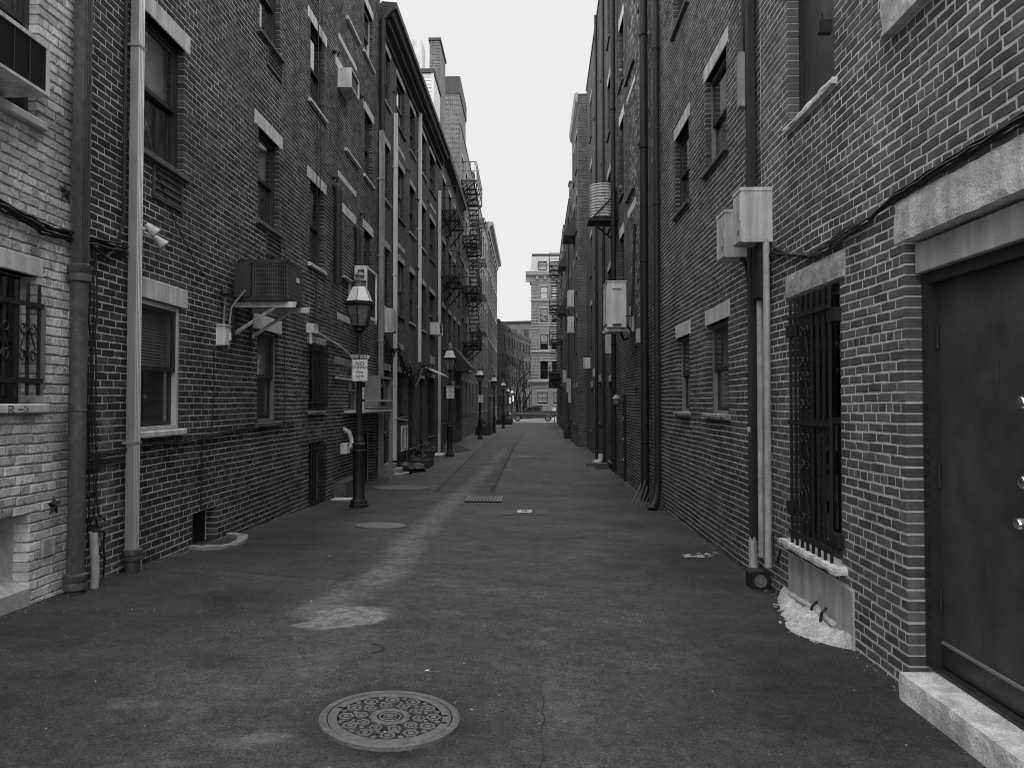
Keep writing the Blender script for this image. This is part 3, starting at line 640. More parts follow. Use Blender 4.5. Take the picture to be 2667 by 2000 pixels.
def dark(x, y):
    # long trench patch (older, darker asphalt) down the left of centre
    xl = interp(y, [(15.9, -1.92), (30, -2.04), (52, -1.92), (86, -1.6)]); xr = interp(y, [(15.9, -.76), (34, -.65), (63, -.1), (86, .5)])
    t = 0.0
    if y > 15.9 and xl < x < xr: t = .35
    e = min(abs(x-xl), abs(x-xr)) if y > 15.9 else 9
    if e < .03: t = 1.0
    if 15.85 < y < 15.93 and xl < x < xr: t = .6
    t = max(t, .62*sstep(.9, 2.5, abs(x+.35+.5*nz(x, y, .5, 3)))*sstep(30, 14, y))  # colour darkens toward both sides at the near end
    for x0, x1, y0, y1, a in ((-.70, .06, 1.5, 4.77, .16), (.95, 2.5, 7.4, 9.9, .22), (-3.4, -2.05, 8.6, 10.2, .2), (-.2, 1.5, 10.1, 12.1, .12), (1.2, 2.6, 4.2, 6.4, .15), (.3, 2.2, 15.2, 18.4, .2)):
        if x0 < x < x1 and y0 < y < y1: t = t+a*(.7+.6*nz(x, y, 4, 6))
    for cx, cy, r in ((.6, 5.6, .22), (-2.3, 6.2, .3), (.9, 8.4, .25), (-.4, 9.2, .2), (1.5, 11.5, .35), (-1.9, 4.7, .2)):
        d = math.hypot(x-cx, (y-cy)*.8)
        if d < r*1.6: t = t+.3*sstep(r*1.5, r*.2, d+.14*nz(x, y, 5, 2))
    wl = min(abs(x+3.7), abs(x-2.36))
    if wl < .7: t = max(t, .38*sstep(.7, .05, wl+.25*nz(x, y, 1.6, 8)))  # colour darkens along the foot of both walls
    t = max(t, .5*sstep(.14, .0, abs(math.hypot(x+.72, (y-4.03))-.40)))
    return min(1, t)
m = MB(); ys = []; y = -5.0
while y < 89.5:
    ys.append(y); y += .5 if y < 2.2 else (.035 if y < 7 else (.06 if y < 12 else (.12 if y < 22 else (.3 if y < 45 else .8))))
xs = [-4.05, -3.9]+[-3.75+i*.045 for i in range(140)]+[2.6, 2.8, 3.2, 3.6]
NX = len(xs); vs = []; W_ = []; D_ = []
for y in ys:
    for x in xs:
        bump_ = .012*nz(x, y, .8, 9)+.004*nz(x, y, 3, 4)
        if y > 3: bump_ -= .012*math.exp(-((x+.72)**2+(y-4.02)**2)/.3)
        vs.append((x, y, gz(x, y)+bump_)); W_.append(wear_pale(x, y) if y > 2 else 0); D_.append(dark(x, y))
fs = [(r*NX+i, r*NX+i+1, (r+1)*NX+i+1, (r+1)*NX+i) for r in range(len(ys)-1) for i in range(NX-1)]
m.add(vs, fs)
mt, t, b = newmat('asphalt')
aw = t.nodes.new('ShaderNodeAttribute'); aw.attribute_name = 'wear_pale'; ad = t.nodes.new('ShaderNodeAttribute'); ad.attribute_name = 'dark'
c = ramp(t, noise_n(t, .55, 5, .6), .3, .7, .05, .092)
c = math_n(t, 'MULTIPLY', c, ramp(t, noise_n(t, 3.2, 6, .7), .3, .7, .68, 1.34))
c = math_n(t, 'MULTIPLY', c, ramp(t, noise_n(t, 70, 4, .85), .38, .62, .4, 1.65))
c = math_n(t, 'MULTIPLY', c, ramp(t, noise_n(t, 14, 5, .75), .35, .65, .72, 1.3))
# bands of dust dragged across the alley
c = math_n(t, 'MULTIPLY', c, ramp(t, noise_n(t, 1.4, 5, .65, (.7, 1.6, 1)), .42, .7, .95, 1.25))
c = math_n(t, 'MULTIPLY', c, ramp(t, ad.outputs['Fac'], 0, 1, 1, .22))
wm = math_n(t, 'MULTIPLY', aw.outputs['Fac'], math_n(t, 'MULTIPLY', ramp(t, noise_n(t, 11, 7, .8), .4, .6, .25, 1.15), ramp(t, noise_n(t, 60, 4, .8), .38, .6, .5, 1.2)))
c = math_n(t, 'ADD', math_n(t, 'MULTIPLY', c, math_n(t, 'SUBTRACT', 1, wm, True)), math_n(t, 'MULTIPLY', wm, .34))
sp = noise_n(t, 70, 1, .5); c = math_n(t, 'ADD', c, ramp(t, sp, .72, .76, 0, .11))
t.links.new(c, b.inputs['Base Color'])
t.links.new(ramp(t, noise_n(t, 1.1, 4), .3, .7, .62, .9), b.inputs['Roughness']); b.inputs['Specular IOR Level'].default_value = .35
bump(t, b, math_n(t, 'ADD', noise_n(t, 150, 3, .7), math_n(t, 'MULTIPLY', noise_n(t, 12, 4), .6)), .6, .007)
alley = m.build('alley_road', 'asphalt', None, smooth=True, fix=False); tag(alley, kind='structure')
for nm, arr in (('wear_pale', W_), ('dark', D_)):
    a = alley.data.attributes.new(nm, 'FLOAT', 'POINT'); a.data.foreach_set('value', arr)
m = MB(); m.add([(-300, -60, -1.6), (300, -60, -1.6), (300, 900, -1.6), (-300, 900, -1.6)], [(0, 1, 2, 3)]); tag(m.build('ground', 'pavement', None, fix=False), kind='structure')
m = MB(); m.add([(-120, 89.4, -.60), (120, 89.4, -.60), (120, 101.5, -.62), (-120, 101.5, -.62)], [(0, 1, 2, 3)]); m.box(-120, 120, 89.4, 101.5, -1.5, -.625)
tag(m.build('cross_street', 'pavement', None, fix=False), kind='structure')
m = MB(); m.box(.2, 120, 101.5, 104, -1.5, -.49); tag(m.build('far_pavement', 'stone_smooth', None), kind='structure')
m = MB(); m.add([(-30, 101.5, -.63), (.2, 101.5, -.63), (30, 260, -.9), (-30, 260, -.9)], [(0, 1, 2, 3)]); tag(m.build('side_street', 'pavement', None, fix=False), kind='structure')

# seams and cracks in the asphalt
def crack(pts, w, seed):
    rn = random.Random(seed); m = MB(); P = []
    for (x0, y0), (x1, y1) in zip(pts, pts[1:]):
        n = max(2, int(math.hypot(x1-x0, y1-y0)/.09))
        for k in range(n): P.append((x0+(x1-x0)*k/n+rn.uniform(-.015, .015), y0+(y1-y0)*k/n+rn.uniform(-.015, .015)))
    P.append(pts[-1]); vs = []
    for i, (x, y) in enumerate(P):
        a = P[min(i+1, len(P)-1)]; b = P[max(i-1, 0)]; dx, dy = a[0]-b[0], a[1]-b[1]; l = math.hypot(dx, dy) or 1; ww = w*rn.uniform(.3, 1)*(1 if 0 < i < len(P)-1 else .1)
        for sg in (-1, 1): px, py = x-dy/l*ww*sg, y+dx/l*ww*sg; vs.append((px, py, gz(px, py)+.012*nz(px, py, .8, 9)+.004*nz(px, py, 3, 4)+.004))
    m.add(vs, [(2*i, 2*i+1, 2*i+3, 2*i+2) for i in range(len(P)-1)]); m.build('crack', 'soil', alley, fix=False)
for i, (pts, w) in enumerate([([(-.68, 4.72), (-.2, 4.76), (.06, 4.8), (.08, 4.3), (.05, 3.2)], .0035), ([(-3.2, 7.3), (-2.3, 7.15), (-1.7, 7.1), (-1.2, 7.3)], .007),
    ([(.0, 9.9), (.7, 10.2), (1.5, 10.1)], .008), ([(1.1, 7.2), (1.35, 8.0), (1.3, 9.0)], .006), ([(-2.9, 11.7), (-1.9, 12.2), (-1.3, 12.0)], .008), ([(-1.94, 15.9), (-1.98, 20), (-2.04, 30), (-1.95, 50)], .022), ([(-.76, 15.9), (-.7, 24), (-.65, 34), (-.3, 50)], .02), ([(-1.94, 15.9), (-1.3, 15.85), (-.76, 15.9)], .016), ([(.5, 13.2), (1.4, 13.6), (2.1, 13.4)], .008)]): crack(pts, w, i)

# grit, flakes and leaf bits gathered at the foot of the walls
rn = random.Random(77); m = MB()
for k in range(3400):
    y = 3.6+rn.random()**1.6*26; left = rn.random() < .5; e = abs(rn.gauss(0, .07)); x = (-3.69+e if left else 2.35-e); s = rn.uniform(.003, .012)*(1 if e < .12 else .7)
    if rn.random() < .12: x = rn.uniform(-3.5, 2.2)
    if not left and 5.6 < y < 7.3 and x > 2.0: continue
    z = gz(x, y)+.012*nz(x, y, .8, 9)+.004*nz(x, y, 3, 4)+.001; q = [Vector((x+rn.uniform(-s, s), y+rn.uniform(-s, s), z+rn.uniform(0, s*.4))) for _ in range(3)]; m.add(q+[(x, y, z+s*.7)], [(0, 1, 3), (1, 2, 3), (2, 0, 3)], 0 if rn.random() < .45 else 1)
tag(m.build('grit', ['concrete', 'sill_dark'], None, fix=False), 'fine grit and flakes gathered along the foot of the walls', 'grit', kind='stuff')
# ---------------------------------------------------------------- left side: fittings
def spiral(F, s, z, r, turns, d, sgn=1, a0=0, n=18):
    pts = []
    for i in range(n+1):
        t = i/n; rr = r*(1-.78*t); a = a0+sgn*turns*2*math.pi*t; pts.append(F.p(s+rr*math.cos(a), z+rr*math.sin(a), d))
    return pts
def heart(m, F, s, z0, z1, d, w=.055, r=.011):
    # a pair of opposed scroll bars joined in the middle
    for sg in (-1, 1):
        for (zz, up) in ((z1, 1), (z0, -1)):
            zc = zz-up*w; m.tube(spiral(F, s+sg*w, zc, w*.9, 1.15, d, sgn=sg*up, a0=(math.pi if sg > 0 else 0)), r*.6, 6)
        m.tube([F.p(s+sg*.006, z0+w, d), F.p(s+sg*w*1.55, z0+w*2.0, d), F.p(s+sg*.012, z1-w, d)], r*.6, 6)
def grille(name, label, F, a, b, z0, z1, d, nb, hz, mat, scrolls=(), group=None, foot=0, brackets=(), r=.009):
    T = thing(name, label, 'window grille', F.p((a+b)/2, z0, 0), group)
    for i in range(nb):
        s = a+(b-a)*i/(nb-1); m = MB(); m.fbox(F, s-r, s+r, z0-foot, z1, d-r, d+r); m.build('bar', mat, T)
    for z in hz: m = MB(); m.fbox(F, a-.03, b+.03, z-.018, z+.018, d+r+.001, d+r+.011); m.build('crossbar', mat, T)
    for s, za, zb in scrolls: m = MB(); heart(m, F, s, za, zb, d+r+.008); m.build('scroll', mat, T, smooth=True)
    for s, z in brackets: m = MB(); m.fbox(F, s-.13 if s > (a+b)/2 else s-.02, s+.02 if s > (a+b)/2 else s+.13, z-.05, z+.05, -.004, d+.012); m.build('bracket', mat, T)
    if not brackets:
        for z in hz:
            for s in (a-.02, b+.02): m = MB(); m.fbox(F, s-.012, s+.012, z-.012, z+.012, -.06, d+r); m.build('bracket', mat, T)
    return T
grille('scroll_grille', 'scrolled iron window grille on the white painted wall', L_, 4.78, 5.68, 1.75, 2.58, .03, 8, [2.42, 1.86], 'iron_dark', [(5.53, 1.98, 2.3), (5.23, 1.98, 2.3), (4.93, 1.98, 2.3)])
m = MB(); m.fbox(L_, 5.72, 5.78, 1.80, 2.44, -.004, .02); m.build('mounting_strip', 'frame_grey', b_white)
# sloping painted bottom and back of the basement recess
m = MB(); m.add([L_.p(4.55, .33, .012), L_.p(5.65, .33, .012), L_.p(5.65, .46, -.30), L_.p(4.55, .46, -.30), L_.p(4.55, .2, .012), L_.p(5.65, .2, .012)], [(0, 1, 2, 3), (4, 5, 1, 0)]); m.build('sloped_sill', 'concrete', b_white, fix=False)
m = MB(); m.fbox(L_, 4.5, 5.7, .3, .95, -.36, -.30); m.build('recess_panel', 'concrete', b_white)
# graffiti strokes on the sill (an R and an arrow)
m = MB()
for pts in ([(5.33, .01), (5.33, .07), (5.37, .065), (5.38, .05), (5.34, .038), (5.395, .012)], [(5.43, .04), (5.49, .038)], [(5.49, .066), (5.545, .038), (5.485, .014)]):
    m.tube([L_.p(s, 1.612+z*.95, .0505) for s, z in pts], .004, 5)
m.build('graffiti', 'sign_ink', b_white)
def star(F, s, z, r, label):
    m = MB(); vs = [F.p(s, z, .035)]
    for k in range(10):
        a = math.pi/2+k*math.pi/5; q = r if k % 2 == 0 else r*.42; vs.append(F.p(s+q*math.cos(a), z+q*math.sin(a), .006))
    vs += [F.p(s+(p[0]-0)*0, z, -.01) for p in [(0,)]]
    m.add(vs, [(0, 1+k, 1+(k+1) % 10) for k in range(10)]+[(11, 1+(k+1) % 10, 1+k) for k in range(10)])
    tag(m.build('star_anchor_plate', 'iron_dark', None), label, 'wall anchor', 'star anchor plates on the white wall')
star(L_, 6.02, 3.38, .085, 'rusty five-pointed star anchor plate high on the white wall')
star(L_, 5.93, .90, .085, 'rusty five-pointed star anchor plate low on the white wall')
# window air conditioner
T = thing('window_air_conditioner', 'boxy window air conditioner with fine dark fins over the white wall', 'air conditioner', L_.p(5.0, 3.86, .15))
m = MB(); F = L_
for (a, b, z0, z1, d0, d1) in ((4.60, 5.33, 4.19, 4.22, -.1, .31), (4.60, 5.33, 3.86, 3.88, -.1, .31), (5.30, 5.33, 3.88, 4.19, -.1, .31), (4.60, 4.63, 3.88, 4.19, -.1, .31), (4.63, 5.30, 3.88, 4.19, -.1, .20)): m.fbox(F, a, b, z0, z1, d0, d1)
m.build('casing', 'metal_grey', T)
m = MB()
for k in range(34): z = 3.889+k*.0089; m.fbox(F, 4.63, 5.30, z, z+.003, .285, .30)
for s in (4.8, 4.96, 5.12): m.fbox(F, s-.004, s+.004, 3.88, 4.19, .301, .306)
tag(m.build('fins', 'metal_dark', T), kind='stuff')
# cables on the white wall
def cable(name, label, paths, r=.008, mat='cable_black', group=None):
    m = MB()
    for p in paths: m.tube(p, r, 6)
    return tag(m.build(name, mat, None, smooth=True), label, 'cable', group)
def sagpath(F, pts, d, n=6, jit=.012, rn=RN):
    out = []
    for (s0, z0), (s1, z1) in zip(pts, pts[1:]):
        for k in range(n): t = k/n; out.append(F.p(s0+(s1-s0)*t, z0+(z1-z0)*t+rn.uniform(-jit, jit), d+rn.uniform(-jit, jit)*.5))
    out.append(F.p(pts[-1][0], pts[-1][1], d)); return out
cable('cable_bundle', 'thick bundle of black cables sagging across the white wall', [sagpath(L_, [(4.2, 3.13+k*.012), (5.2, 3.05+k*.01), (5.7, 2.98+k*.012), (6.15, 3.0+k*.012), (6.9, 3.02+k*.02)], .03+.012*(k % 3)) for k in range(6)], .011)
# cast iron pipe
def pipe(name, label, pts, r, mat, cat='pipe', hubs=(), n=14, group=None, straps=(), F=None):
    T = thing(name, label, cat, pts[0], group)
    m = MB(); m.tube(pts, r, n); m.build('shaft', mat, T, smooth=True)
    for z, hr, hh in hubs:
        x, y = pts[0][0], pts[0][1]; m = MB(); m.lathe((x, y, z), [(hr*.8, 0), (hr, .012), (hr, hh*.35), (hr*.9, hh*.5), (hr*1.02, hh*.6), (hr*1.02, hh-.01), (hr*.8, hh)], n); m.build('hub', mat, T, smooth=True)
    for z in straps:
        x, y = pts[0][0], pts[0][1]; q = r if isinstance(r, (int, float)) else r[0]
        m = MB(); m.lathe((x, y, z-.012), [(q+.005, 0), (q+.005, .024)], n); m.build('strap', mat, T)
    return T
g1 = gz(-3.62, 6.08)
pipe('cast_iron_drainpipe', 'thick rusty cast iron drainpipe between the white and the dark brick walls', [(-3.61, 6.09, g1-.05), (-3.61, 6.09, 2.72)], .066, 'cast_iron', hubs=[(g1+.02, .088, .14), (1.62, .072, .03), (2.66, .086, .15)])
m = MB(); m.fbox(L_, 6.06, 6.17, 2.81, 12.0, .035, .125)
for s in (6.075, 6.10, 6.13): m.fbox(L_, s, s+.012, 2.81, 12.0, .1255, .131)
tag(m.build('square_leader_pipe', 'cast_iron', None), 'dark square leader pipe rising from the hub of the cast iron drainpipe', 'downspout')
m = MB(); m.tube([(-3.58, 6.30, gz(-3.6, 6.3)-.03), (-3.575, 6.31, .3), (-3.6, 6.32, .62)], .034, 12); tag(m.build('cut_pipe_stub', 'pvc_stained', None, smooth=True), 'short leaning cut-off pale pipe stub at the foot of the drainpipe', 'pipe')
cable('loose_wires', 'tangle of loose black wires hanging behind the cut-off pipe stub', [sagpath(L_, [(6.3+.04*k, 3.0), (6.33+.03*k, 2.2), (6.36+.02*k, 1.45), (6.34+.05*k, .75), (6.42+.06*k, .5+.06*k)], .018+.008*k, jit=.02) for k in range(4)], .007)
cable('strap_wires', 'knot of black strap ends dangling near the ground by the pipe stub', [[L_.p(6.33, .66, .05), L_.p(6.5, .6, .09), L_.p(6.56, .46, .05), L_.p(6.62, .3, .04)], [L_.p(6.35, .55, .05), L_.p(6.47, .44, .08), L_.p(6.62, .56, .03)], [L_.p(6.4, .5, .04), L_.p(6.58, .36, .05), L_.p(6.6, .2, .03)]], .008)
# galvanised corrugated downspout
def corr_spout(name, label, F, s, w, z0, z1, d0, d1, mat, straps=()):
    T = thing(name, label, 'downspout', F.p(s, z0, (d0+d1)/2))
    prof = [(-w/2, d0), (-w/2, d1-.008)]
    n = 4
    for k in range(n):
        a = -w/2+w*k/n; prof += [(a+w/n*.15, d1-.008 if k == 0 else d1-.012), (a+w/n*.35, d1), (a+w/n*.65, d1), (a+w/n*.85, d1-.012)]
    prof += [(w/2, d1-.008), (w/2, d0)]
    m = MB(); N_ = len(prof); vs = [F.p(s+a, z0, d) for a, d in prof]+[F.p(s+a, z1, d) for a, d in prof]
    m.add(vs, [tuple(range(N_)), tuple(reversed(range(N_, 2*N_)))]+[(i, (i+1) % N_, N_+(i+1) % N_, N_+i) for i in range(N_)]); m.build('shaft', mat, T)
    for z in straps: m = MB(); m.fbox(F, s-w/2-.012, s+w/2+.012, z-.012, z+.012, -.004, d1+.004); m.build('strap', mat, T)
    return T
T = corr_spout('galvanised_downspout', 'shiny corrugated galvanised downspout on the dark brick wall', L_, 7.0, .105, .31, 12, .03, .115, 'galvanised', (1.33, 5.0))
gg = gz(-3.62, 7.0); m = MB(); m.lathe((-3.625, 7.0, gg-.03), [(.062, 0), (.064, .13), (.088, .14), (.09, .165), (.08, .17), (.09, .19), (.084, .23), (.06, .235)], 14); m.build('boot', 'cast_iron', T, smooth=True)
m = MB(); m.fbox(L_, 7.09, 7.11, gg+.0, .34, .05, .11); tag(m.build('board_offcut', 'wood_board', None), 'thin board offcut leaning beside the downspout boot', 'board')
pipe('thin_conduit', 'thin dark conduit running up beside the galvanised downspout', [(-3.67, 6.86, 3.3), (-3.67, 6.86, 12)], .016, 'iron_dark')
cable('cable_drop', 'black cables looping from the pipe up to the thin conduit', [sagpath(L_, [(6.2, 3.04), (6.55, 2.96), (6.75, 3.1), (6.86, 3.35+.1*k)], .03+.01*k, jit=.008) for k in range(3)], .009)
# floodlight
T = thing('twin_floodlight', 'twin-bulb floodlight fixed beside the galvanised downspout', 'floodlight', L_.p(7.12, 3.25, 0))
m = MB(); m.lathe(L_.p(7.12, 3.30, .03), [(.05, 0), (.055, .01), (.055, .045), (.05, .055)], 12); m.build('base', 'metal_white', T)
for (s, dz) in ((7.10, .02), (7.26, -.06)):
    P = Vector(L_.p(7.13, 3.32, .05)); Q = Vector(L_.p(s, 3.31+dz, .16)); d = Vector((.5, .25, -.55)).normalized()
    m = MB(); m.tube([P, Q], .012, 8); m.build('arm', 'metal_white', T)
    m = MB(); m.tube([Q-d*.05, Q-d*.02, Q+d*.02, Q+d*.055, Q+d*.07], [.022, .03, .042, .055, .05], 14); m.build('bulb', 'metal_grey', T, smooth=True)
# louvred vents below the upper windows
def louvre(F, a, b, z0, z1, B, d=.012):
    m = MB(); ringbox(m, F, a, b, z0, z1, -.02, d+.008, .02); f = m.build('vent_grille', 'cast_iron', B)
    m = MB(); m.fbox(F, a+.02, b-.02, z0+.02, z1-.02, -.018, d-.004); m.build('vent_panel', 'shutter_dark', f)
    for k in range(4): z = z0+.03+(z1-z0-.04)*k/4; m = MB(); m.add([F.p(a+.02, z, d+.006), F.p(b-.02, z, d+.006), F.p(b-.02, z+.028, d-.004), F.p(a+.02, z+.028, d-.004), F.p(a+.02, z-.004, d), F.p(b-.02, z-.004, d)], [(0, 1, 2, 3), (0, 4, 5, 1)]); m.build('slat', 'iron_dark', f, fix=False)
louvre(L_, 7.45, 8.08, 3.72, 4.05, b_dark); louvre(L_, 10.7, 11.35, 3.80, 4.10, b_dark); louvre(L_, 10.7, 11.35, 6.48, 6.76, b_dark)
# condenser on bracket
T = thing('condenser_unit', 'dark round-cornered condenser with curved wire grille on the wall bracket', 'condenser', (-3.3, 9.8, 2.96))
def rrect(x0, x1, y0, y1, r, n=6):
    out = []
    for cx, cy, a0 in ((x1-r, y1-r, 0), (x0+r, y1-r, 90), (x0+r, y0+r, 180), (x1-r, y0+r, 270)):
        for k in range(n+1): a = R(a0+90*k/n); out.append((cx+r*math.cos(a), cy+r*math.sin(a)))
    return out
def solid(poly, z0, z1): return MB().extr(poly, lambda p, k: (p[0], p[1], z1 if k else z0))
P0 = rrect(-3.64, -3.0, 9.38, 10.22, .15)
solid(rrect(-3.62, -3.03, 9.41, 10.19, .13), 2.99, 3.42).build('body', 'metal_dark', T, smooth=True); solid(P0, 3.42, 3.465).build('lid', 'metal_dark', T, smooth=True); solid(P0, 2.96, 3.0).build('base_pan', 'metal_dark', T)
m = MB(); PR = rrect(-3.64, -3.0, 9.38, 10.22, .15, 8); PG = []
for (xa, ya), (xb, yb) in zip(PR, PR[1:]+PR[:1]):
    n = max(1, round(math.hypot(xb-xa, yb-ya)/.026))
    for q in range(n): PG.append((xa+(xb-xa)*q/n, ya+(yb-ya)*q/n))
PG = [p for p in PG if not (p[0] < -3.40)]; PG.sort(key=lambda p: math.atan2(p[1]-9.8, p[0]+3.3))
for x, y in PG: m.box(x-.0035, x+.0035, y-.0035, y+.0035, 3.0, 3.42)
for k in range(8):
    for q in range(len(PG)-1):
        if math.dist(PG[q], PG[q+1]) < .1: m.tube([(*PG[q], 3.02+k*.054), (*PG[q+1], 3.02+k*.054)], .005, 4)
tag(m.build('wire_grille', 'cast_iron', T), kind='stuff')
m = MB(); m.box(-3.62, -3.42, 9.365, 9.40, 3.0, 3.42); m.build('service_panel', 'metal_dark', T)
m = MB(); m.box(-3.0, -2.992, 9.85, 9.98, 3.25, 3.31); m.build('nameplate', 'metal_white', T)
T = thing('wall_bracket', 'steel angle bracket holding up the dark condenser', 'bracket', (-3.7, 9.9, 2.6))
for y in (9.54, 10.12):
    m = MB(); m.box(-3.69, -2.90, y-.022, y+.022, 2.925, 2.958); m.box(-3.69, -2.90, y-.022, y-.016, 2.885, 2.925); m.build('arm', 'metal_grey', T)
    m = MB(); m.tube([(-3.68, y, 2.56), (-3.16, y, 2.90)], .022, 4); m.build('brace', 'metal_grey', T)
    m = MB(); m.box(-3.695, -3.665, y-.03, y+.03, 2.45, 3.0); m.build('upright', 'iron_dark', T)
T = thing('disconnect_box', 'small grey electrical disconnect box below the condenser', 'electrical box', L_.p(9.1, 2.38, 0))
m = MB(); m.bbox(L_, 9.02, 9.18, 2.38, 2.61, -.002, .11, .006); m.build('case', 'metal_grey', T)
m = MB(); m.fbox(L_, 9.0, 9.2, 2.61, 2.625, -.002, .125); m.build('rain_hood', 'metal_grey', T)
m = MB(); m.bbox(L_, 9.14, 9.17, 2.44, 2.54, .11, .13, .006); m.build('lever', 'metal_grey', T)
cable('grey_conduits', 'bent grey conduits linking the disconnect box and the condenser', [[L_.p(9.12, 2.62, .05), L_.p(9.14, 2.8, .05), L_.p(9.15, 2.96, .06), L_.p(9.1, 3.02, .05)], [L_.p(9.25, 2.64, .07), L_.p(9.28, 2.85, .08), L_.p(9.34, 2.95, .12), L_.p(9.37, 3.08, .22)], [L_.p(9.1, 2.38, .05), L_.p(9.14, 2.33, .05), L_.p(9.24, 2.33, .05), L_.p(9.3, 2.42, .05), L_.p(9.3, 2.6, .05)]], .013, 'cable_grey')
m = MB(); m.bbox(L_, 9.22, 9.3, 2.5, 2.62, -.002, .07, .01); tag(m.build('junction_box', 'metal_grey', None), 'small junction box on the conduit under the condenser', 'electrical box')
m = MB(); m.lathe(L_.p(9.13, 2.98, .06), [(.03, 0), (.06, .02), (.05, .06), (.02, .08)], 12); tag(m.build('wall_sensor', 'iron_dark', None, smooth=True), 'little dark dome fitting on the wall next to the condenser', 'fitting')
# wires on the dark wall
cable('slack_wire', 'long slack wire slanting down the dark wall from the upper vent', [sagpath(L_, [(7.08, 4.7), (7.42, 4.08), (7.9, 3.6), (8.4, 3.25), (8.9, 3.03), (9.1, 2.98)], .012, jit=.004)], .005)
cable('wall_cable_run', 'sagging black cables strung along the dark wall under the windows', [sagpath(L_, [(6.3, 1.22+.02*k), (6.9, 1.24+.015*k), (7.2, 1.31-.01*k), (8.2, 1.30-.012*k), (8.75, 1.33-.02*k), (9.4, 1.35), (10.4, 1.35+.01*k), (11.4, 1.37), (12.1, 1.40)], .02+.008*k, jit=.012) for k in range(3)]+[sagpath(L_, [(7.1, 1.2), (7.5, 1.17), (7.9, 1.2), (8.3, 1.33)], .03)], .007)
m = MB(); m.fbox(L_, 6.3, 6.95, 1.16, 1.21, -.002, .02); tag(m.build('cable_tray', 'cable_black', None), 'flat black cable cover under the wires by the downspout', 'cable cover')
cable('vertical_wires', 'thin black wires running straight down the dark wall', [sagpath(L_, [(8.62, 1.3), (8.63, .9), (8.62, .5)], .01, jit=.004), sagpath(L_, [(8.95, 2.4), (8.93, 1.8), (8.9, 1.3)], .01, jit=.004), sagpath(L_, [(11.55, 4.1), (11.56, 3), (11.55, 1.4)], .012, jit=.004)], .006)
# areaway kerb by the cellar opening
m = MB(); ce = [(-3.69, 8.30), (-3.52, 8.28), (-3.36, 8.36), (-3.26, 8.62), (-3.30, 9.0), (-3.42, 9.36), (-3.69, 9.50)]
ci_ = [(-3.69, 8.42), (-3.55, 8.40), (-3.44, 8.47), (-3.36, 8.66), (-3.40, 8.96), (-3.5, 9.22), (-3.69, 9.34)]
for k in range(6):
    q = [ce[k], ce[k+1], ci_[k+1], ci_[k]]; m.hexa([(x, y, gz(x, y)-.02) for x, y in q]+[(x, y, gz(x, y)+.035+.008*(k % 2)) for x, y in q])
tag(m.build('areaway_kerb', 'sill_worn', None), 'low curved concrete kerb round the cellar opening', 'kerb')
m = MB(); m.lathe((-3.56, 8.86, gz(-3.56, 8.86)-.01), [(.08, 0), (.075, .015), (.05, .028), (.015, .034)], 9); tag(m.build('soil_heap', 'soil', None), 'little heap of soil inside the curved kerb', 'soil')
# ---- bricked-up building fittings
grille('barred_window_guard', 'black iron bars over the ground floor window of the bricked-up building', L_, 12.92, 13.86, 1.6, 2.72, .06, 9, [2.6, 1.7], 'iron_black')
grille('cellar_hatch_guard', 'black iron bars over the tall cellar hatch near the pavement', L_, 12.97, 13.85, -.15, 1.0, .03, 7, [.9, .0], 'iron_black')
T = thing('wall_vent_hood', 'small white louvred vent hood with a thin pipe', 'vent', L_.p(12.95, 2.9, 0))
def vent_hood(F, a, b, z0, z1, T):
    m = MB(); ringbox(m, F, a, b, z0, z1, .0, .13, .02); m.fbox(F, a+.02, b-.02, z0+.02, z1-.02, 0, .07); m.build('hood', 'pvc_white', T)
    for k in range(4): s = a+.02+(b-a-.04)*(k+.5)/4; m = MB(); m.fbox(F, s-.006, s+.006, z0+.02, z1-.02, .10, .125); m.build('slat', 'pvc_white', T)
    m = MB(); m.fbox(F, a+.02, b-.02, (z0+z1)/2+.02, (z0+z1)/2+.03, .10, .126); m.build('slat', 'pvc_white', T)
vent_hood(L_, 12.72, 12.98, 2.86, 3.02, T)
m = MB(); m.tube([L_.p(12.76, 2.86, .06), L_.p(12.77, 2.68, .06)], .025, 10); m.build('drip_tube', 'pvc_white', T)
cable('white_hose', 'white plastic hose sagging from the small vent toward the lamp post', [[L_.p(12.99, 2.94, .05), L_.p(13.9, 2.86, .04), L_.p(15, 2.78, .04), L_.p(15.8, 2.66, .04), L_.p(16.2, 2.66, .04)]], .018, 'pvc_white')
T = thing('through_wall_air_conditioner', 'air conditioner sleeve projecting through a bricked-up bay', 'air conditioner', L_.p(15.15, 7.9, .1))
m = MB(); ringbox(m, L_, 14.72, 15.42, 7.82, 8.2, -.01, .27, .03); m.build('casing', 'metal_grey', T); m = MB(); m.fbox(L_, 14.75, 15.39, 7.85, 8.17, 0, .24); m.build('grille', 'metal_dark', T)
pipe('vent_pipe', 'tall dark capped vent pipe on the bricked-up building', [(-3.61, 14.45, 3.95), (-3.61, 14.45, 5.7), (-3.62, 14.45, 5.76), (-3.68, 14.45, 5.82)], .075, 'iron_dark')
pipe('vent_pipe', 'shorter dark capped vent pipe above the white condenser', [(-3.62, 16.2, 3.9), (-3.62, 16.2, 5.35), (-3.64, 16.2, 5.4), (-3.69, 16.2, 5.44)], .065, 'iron_dark')
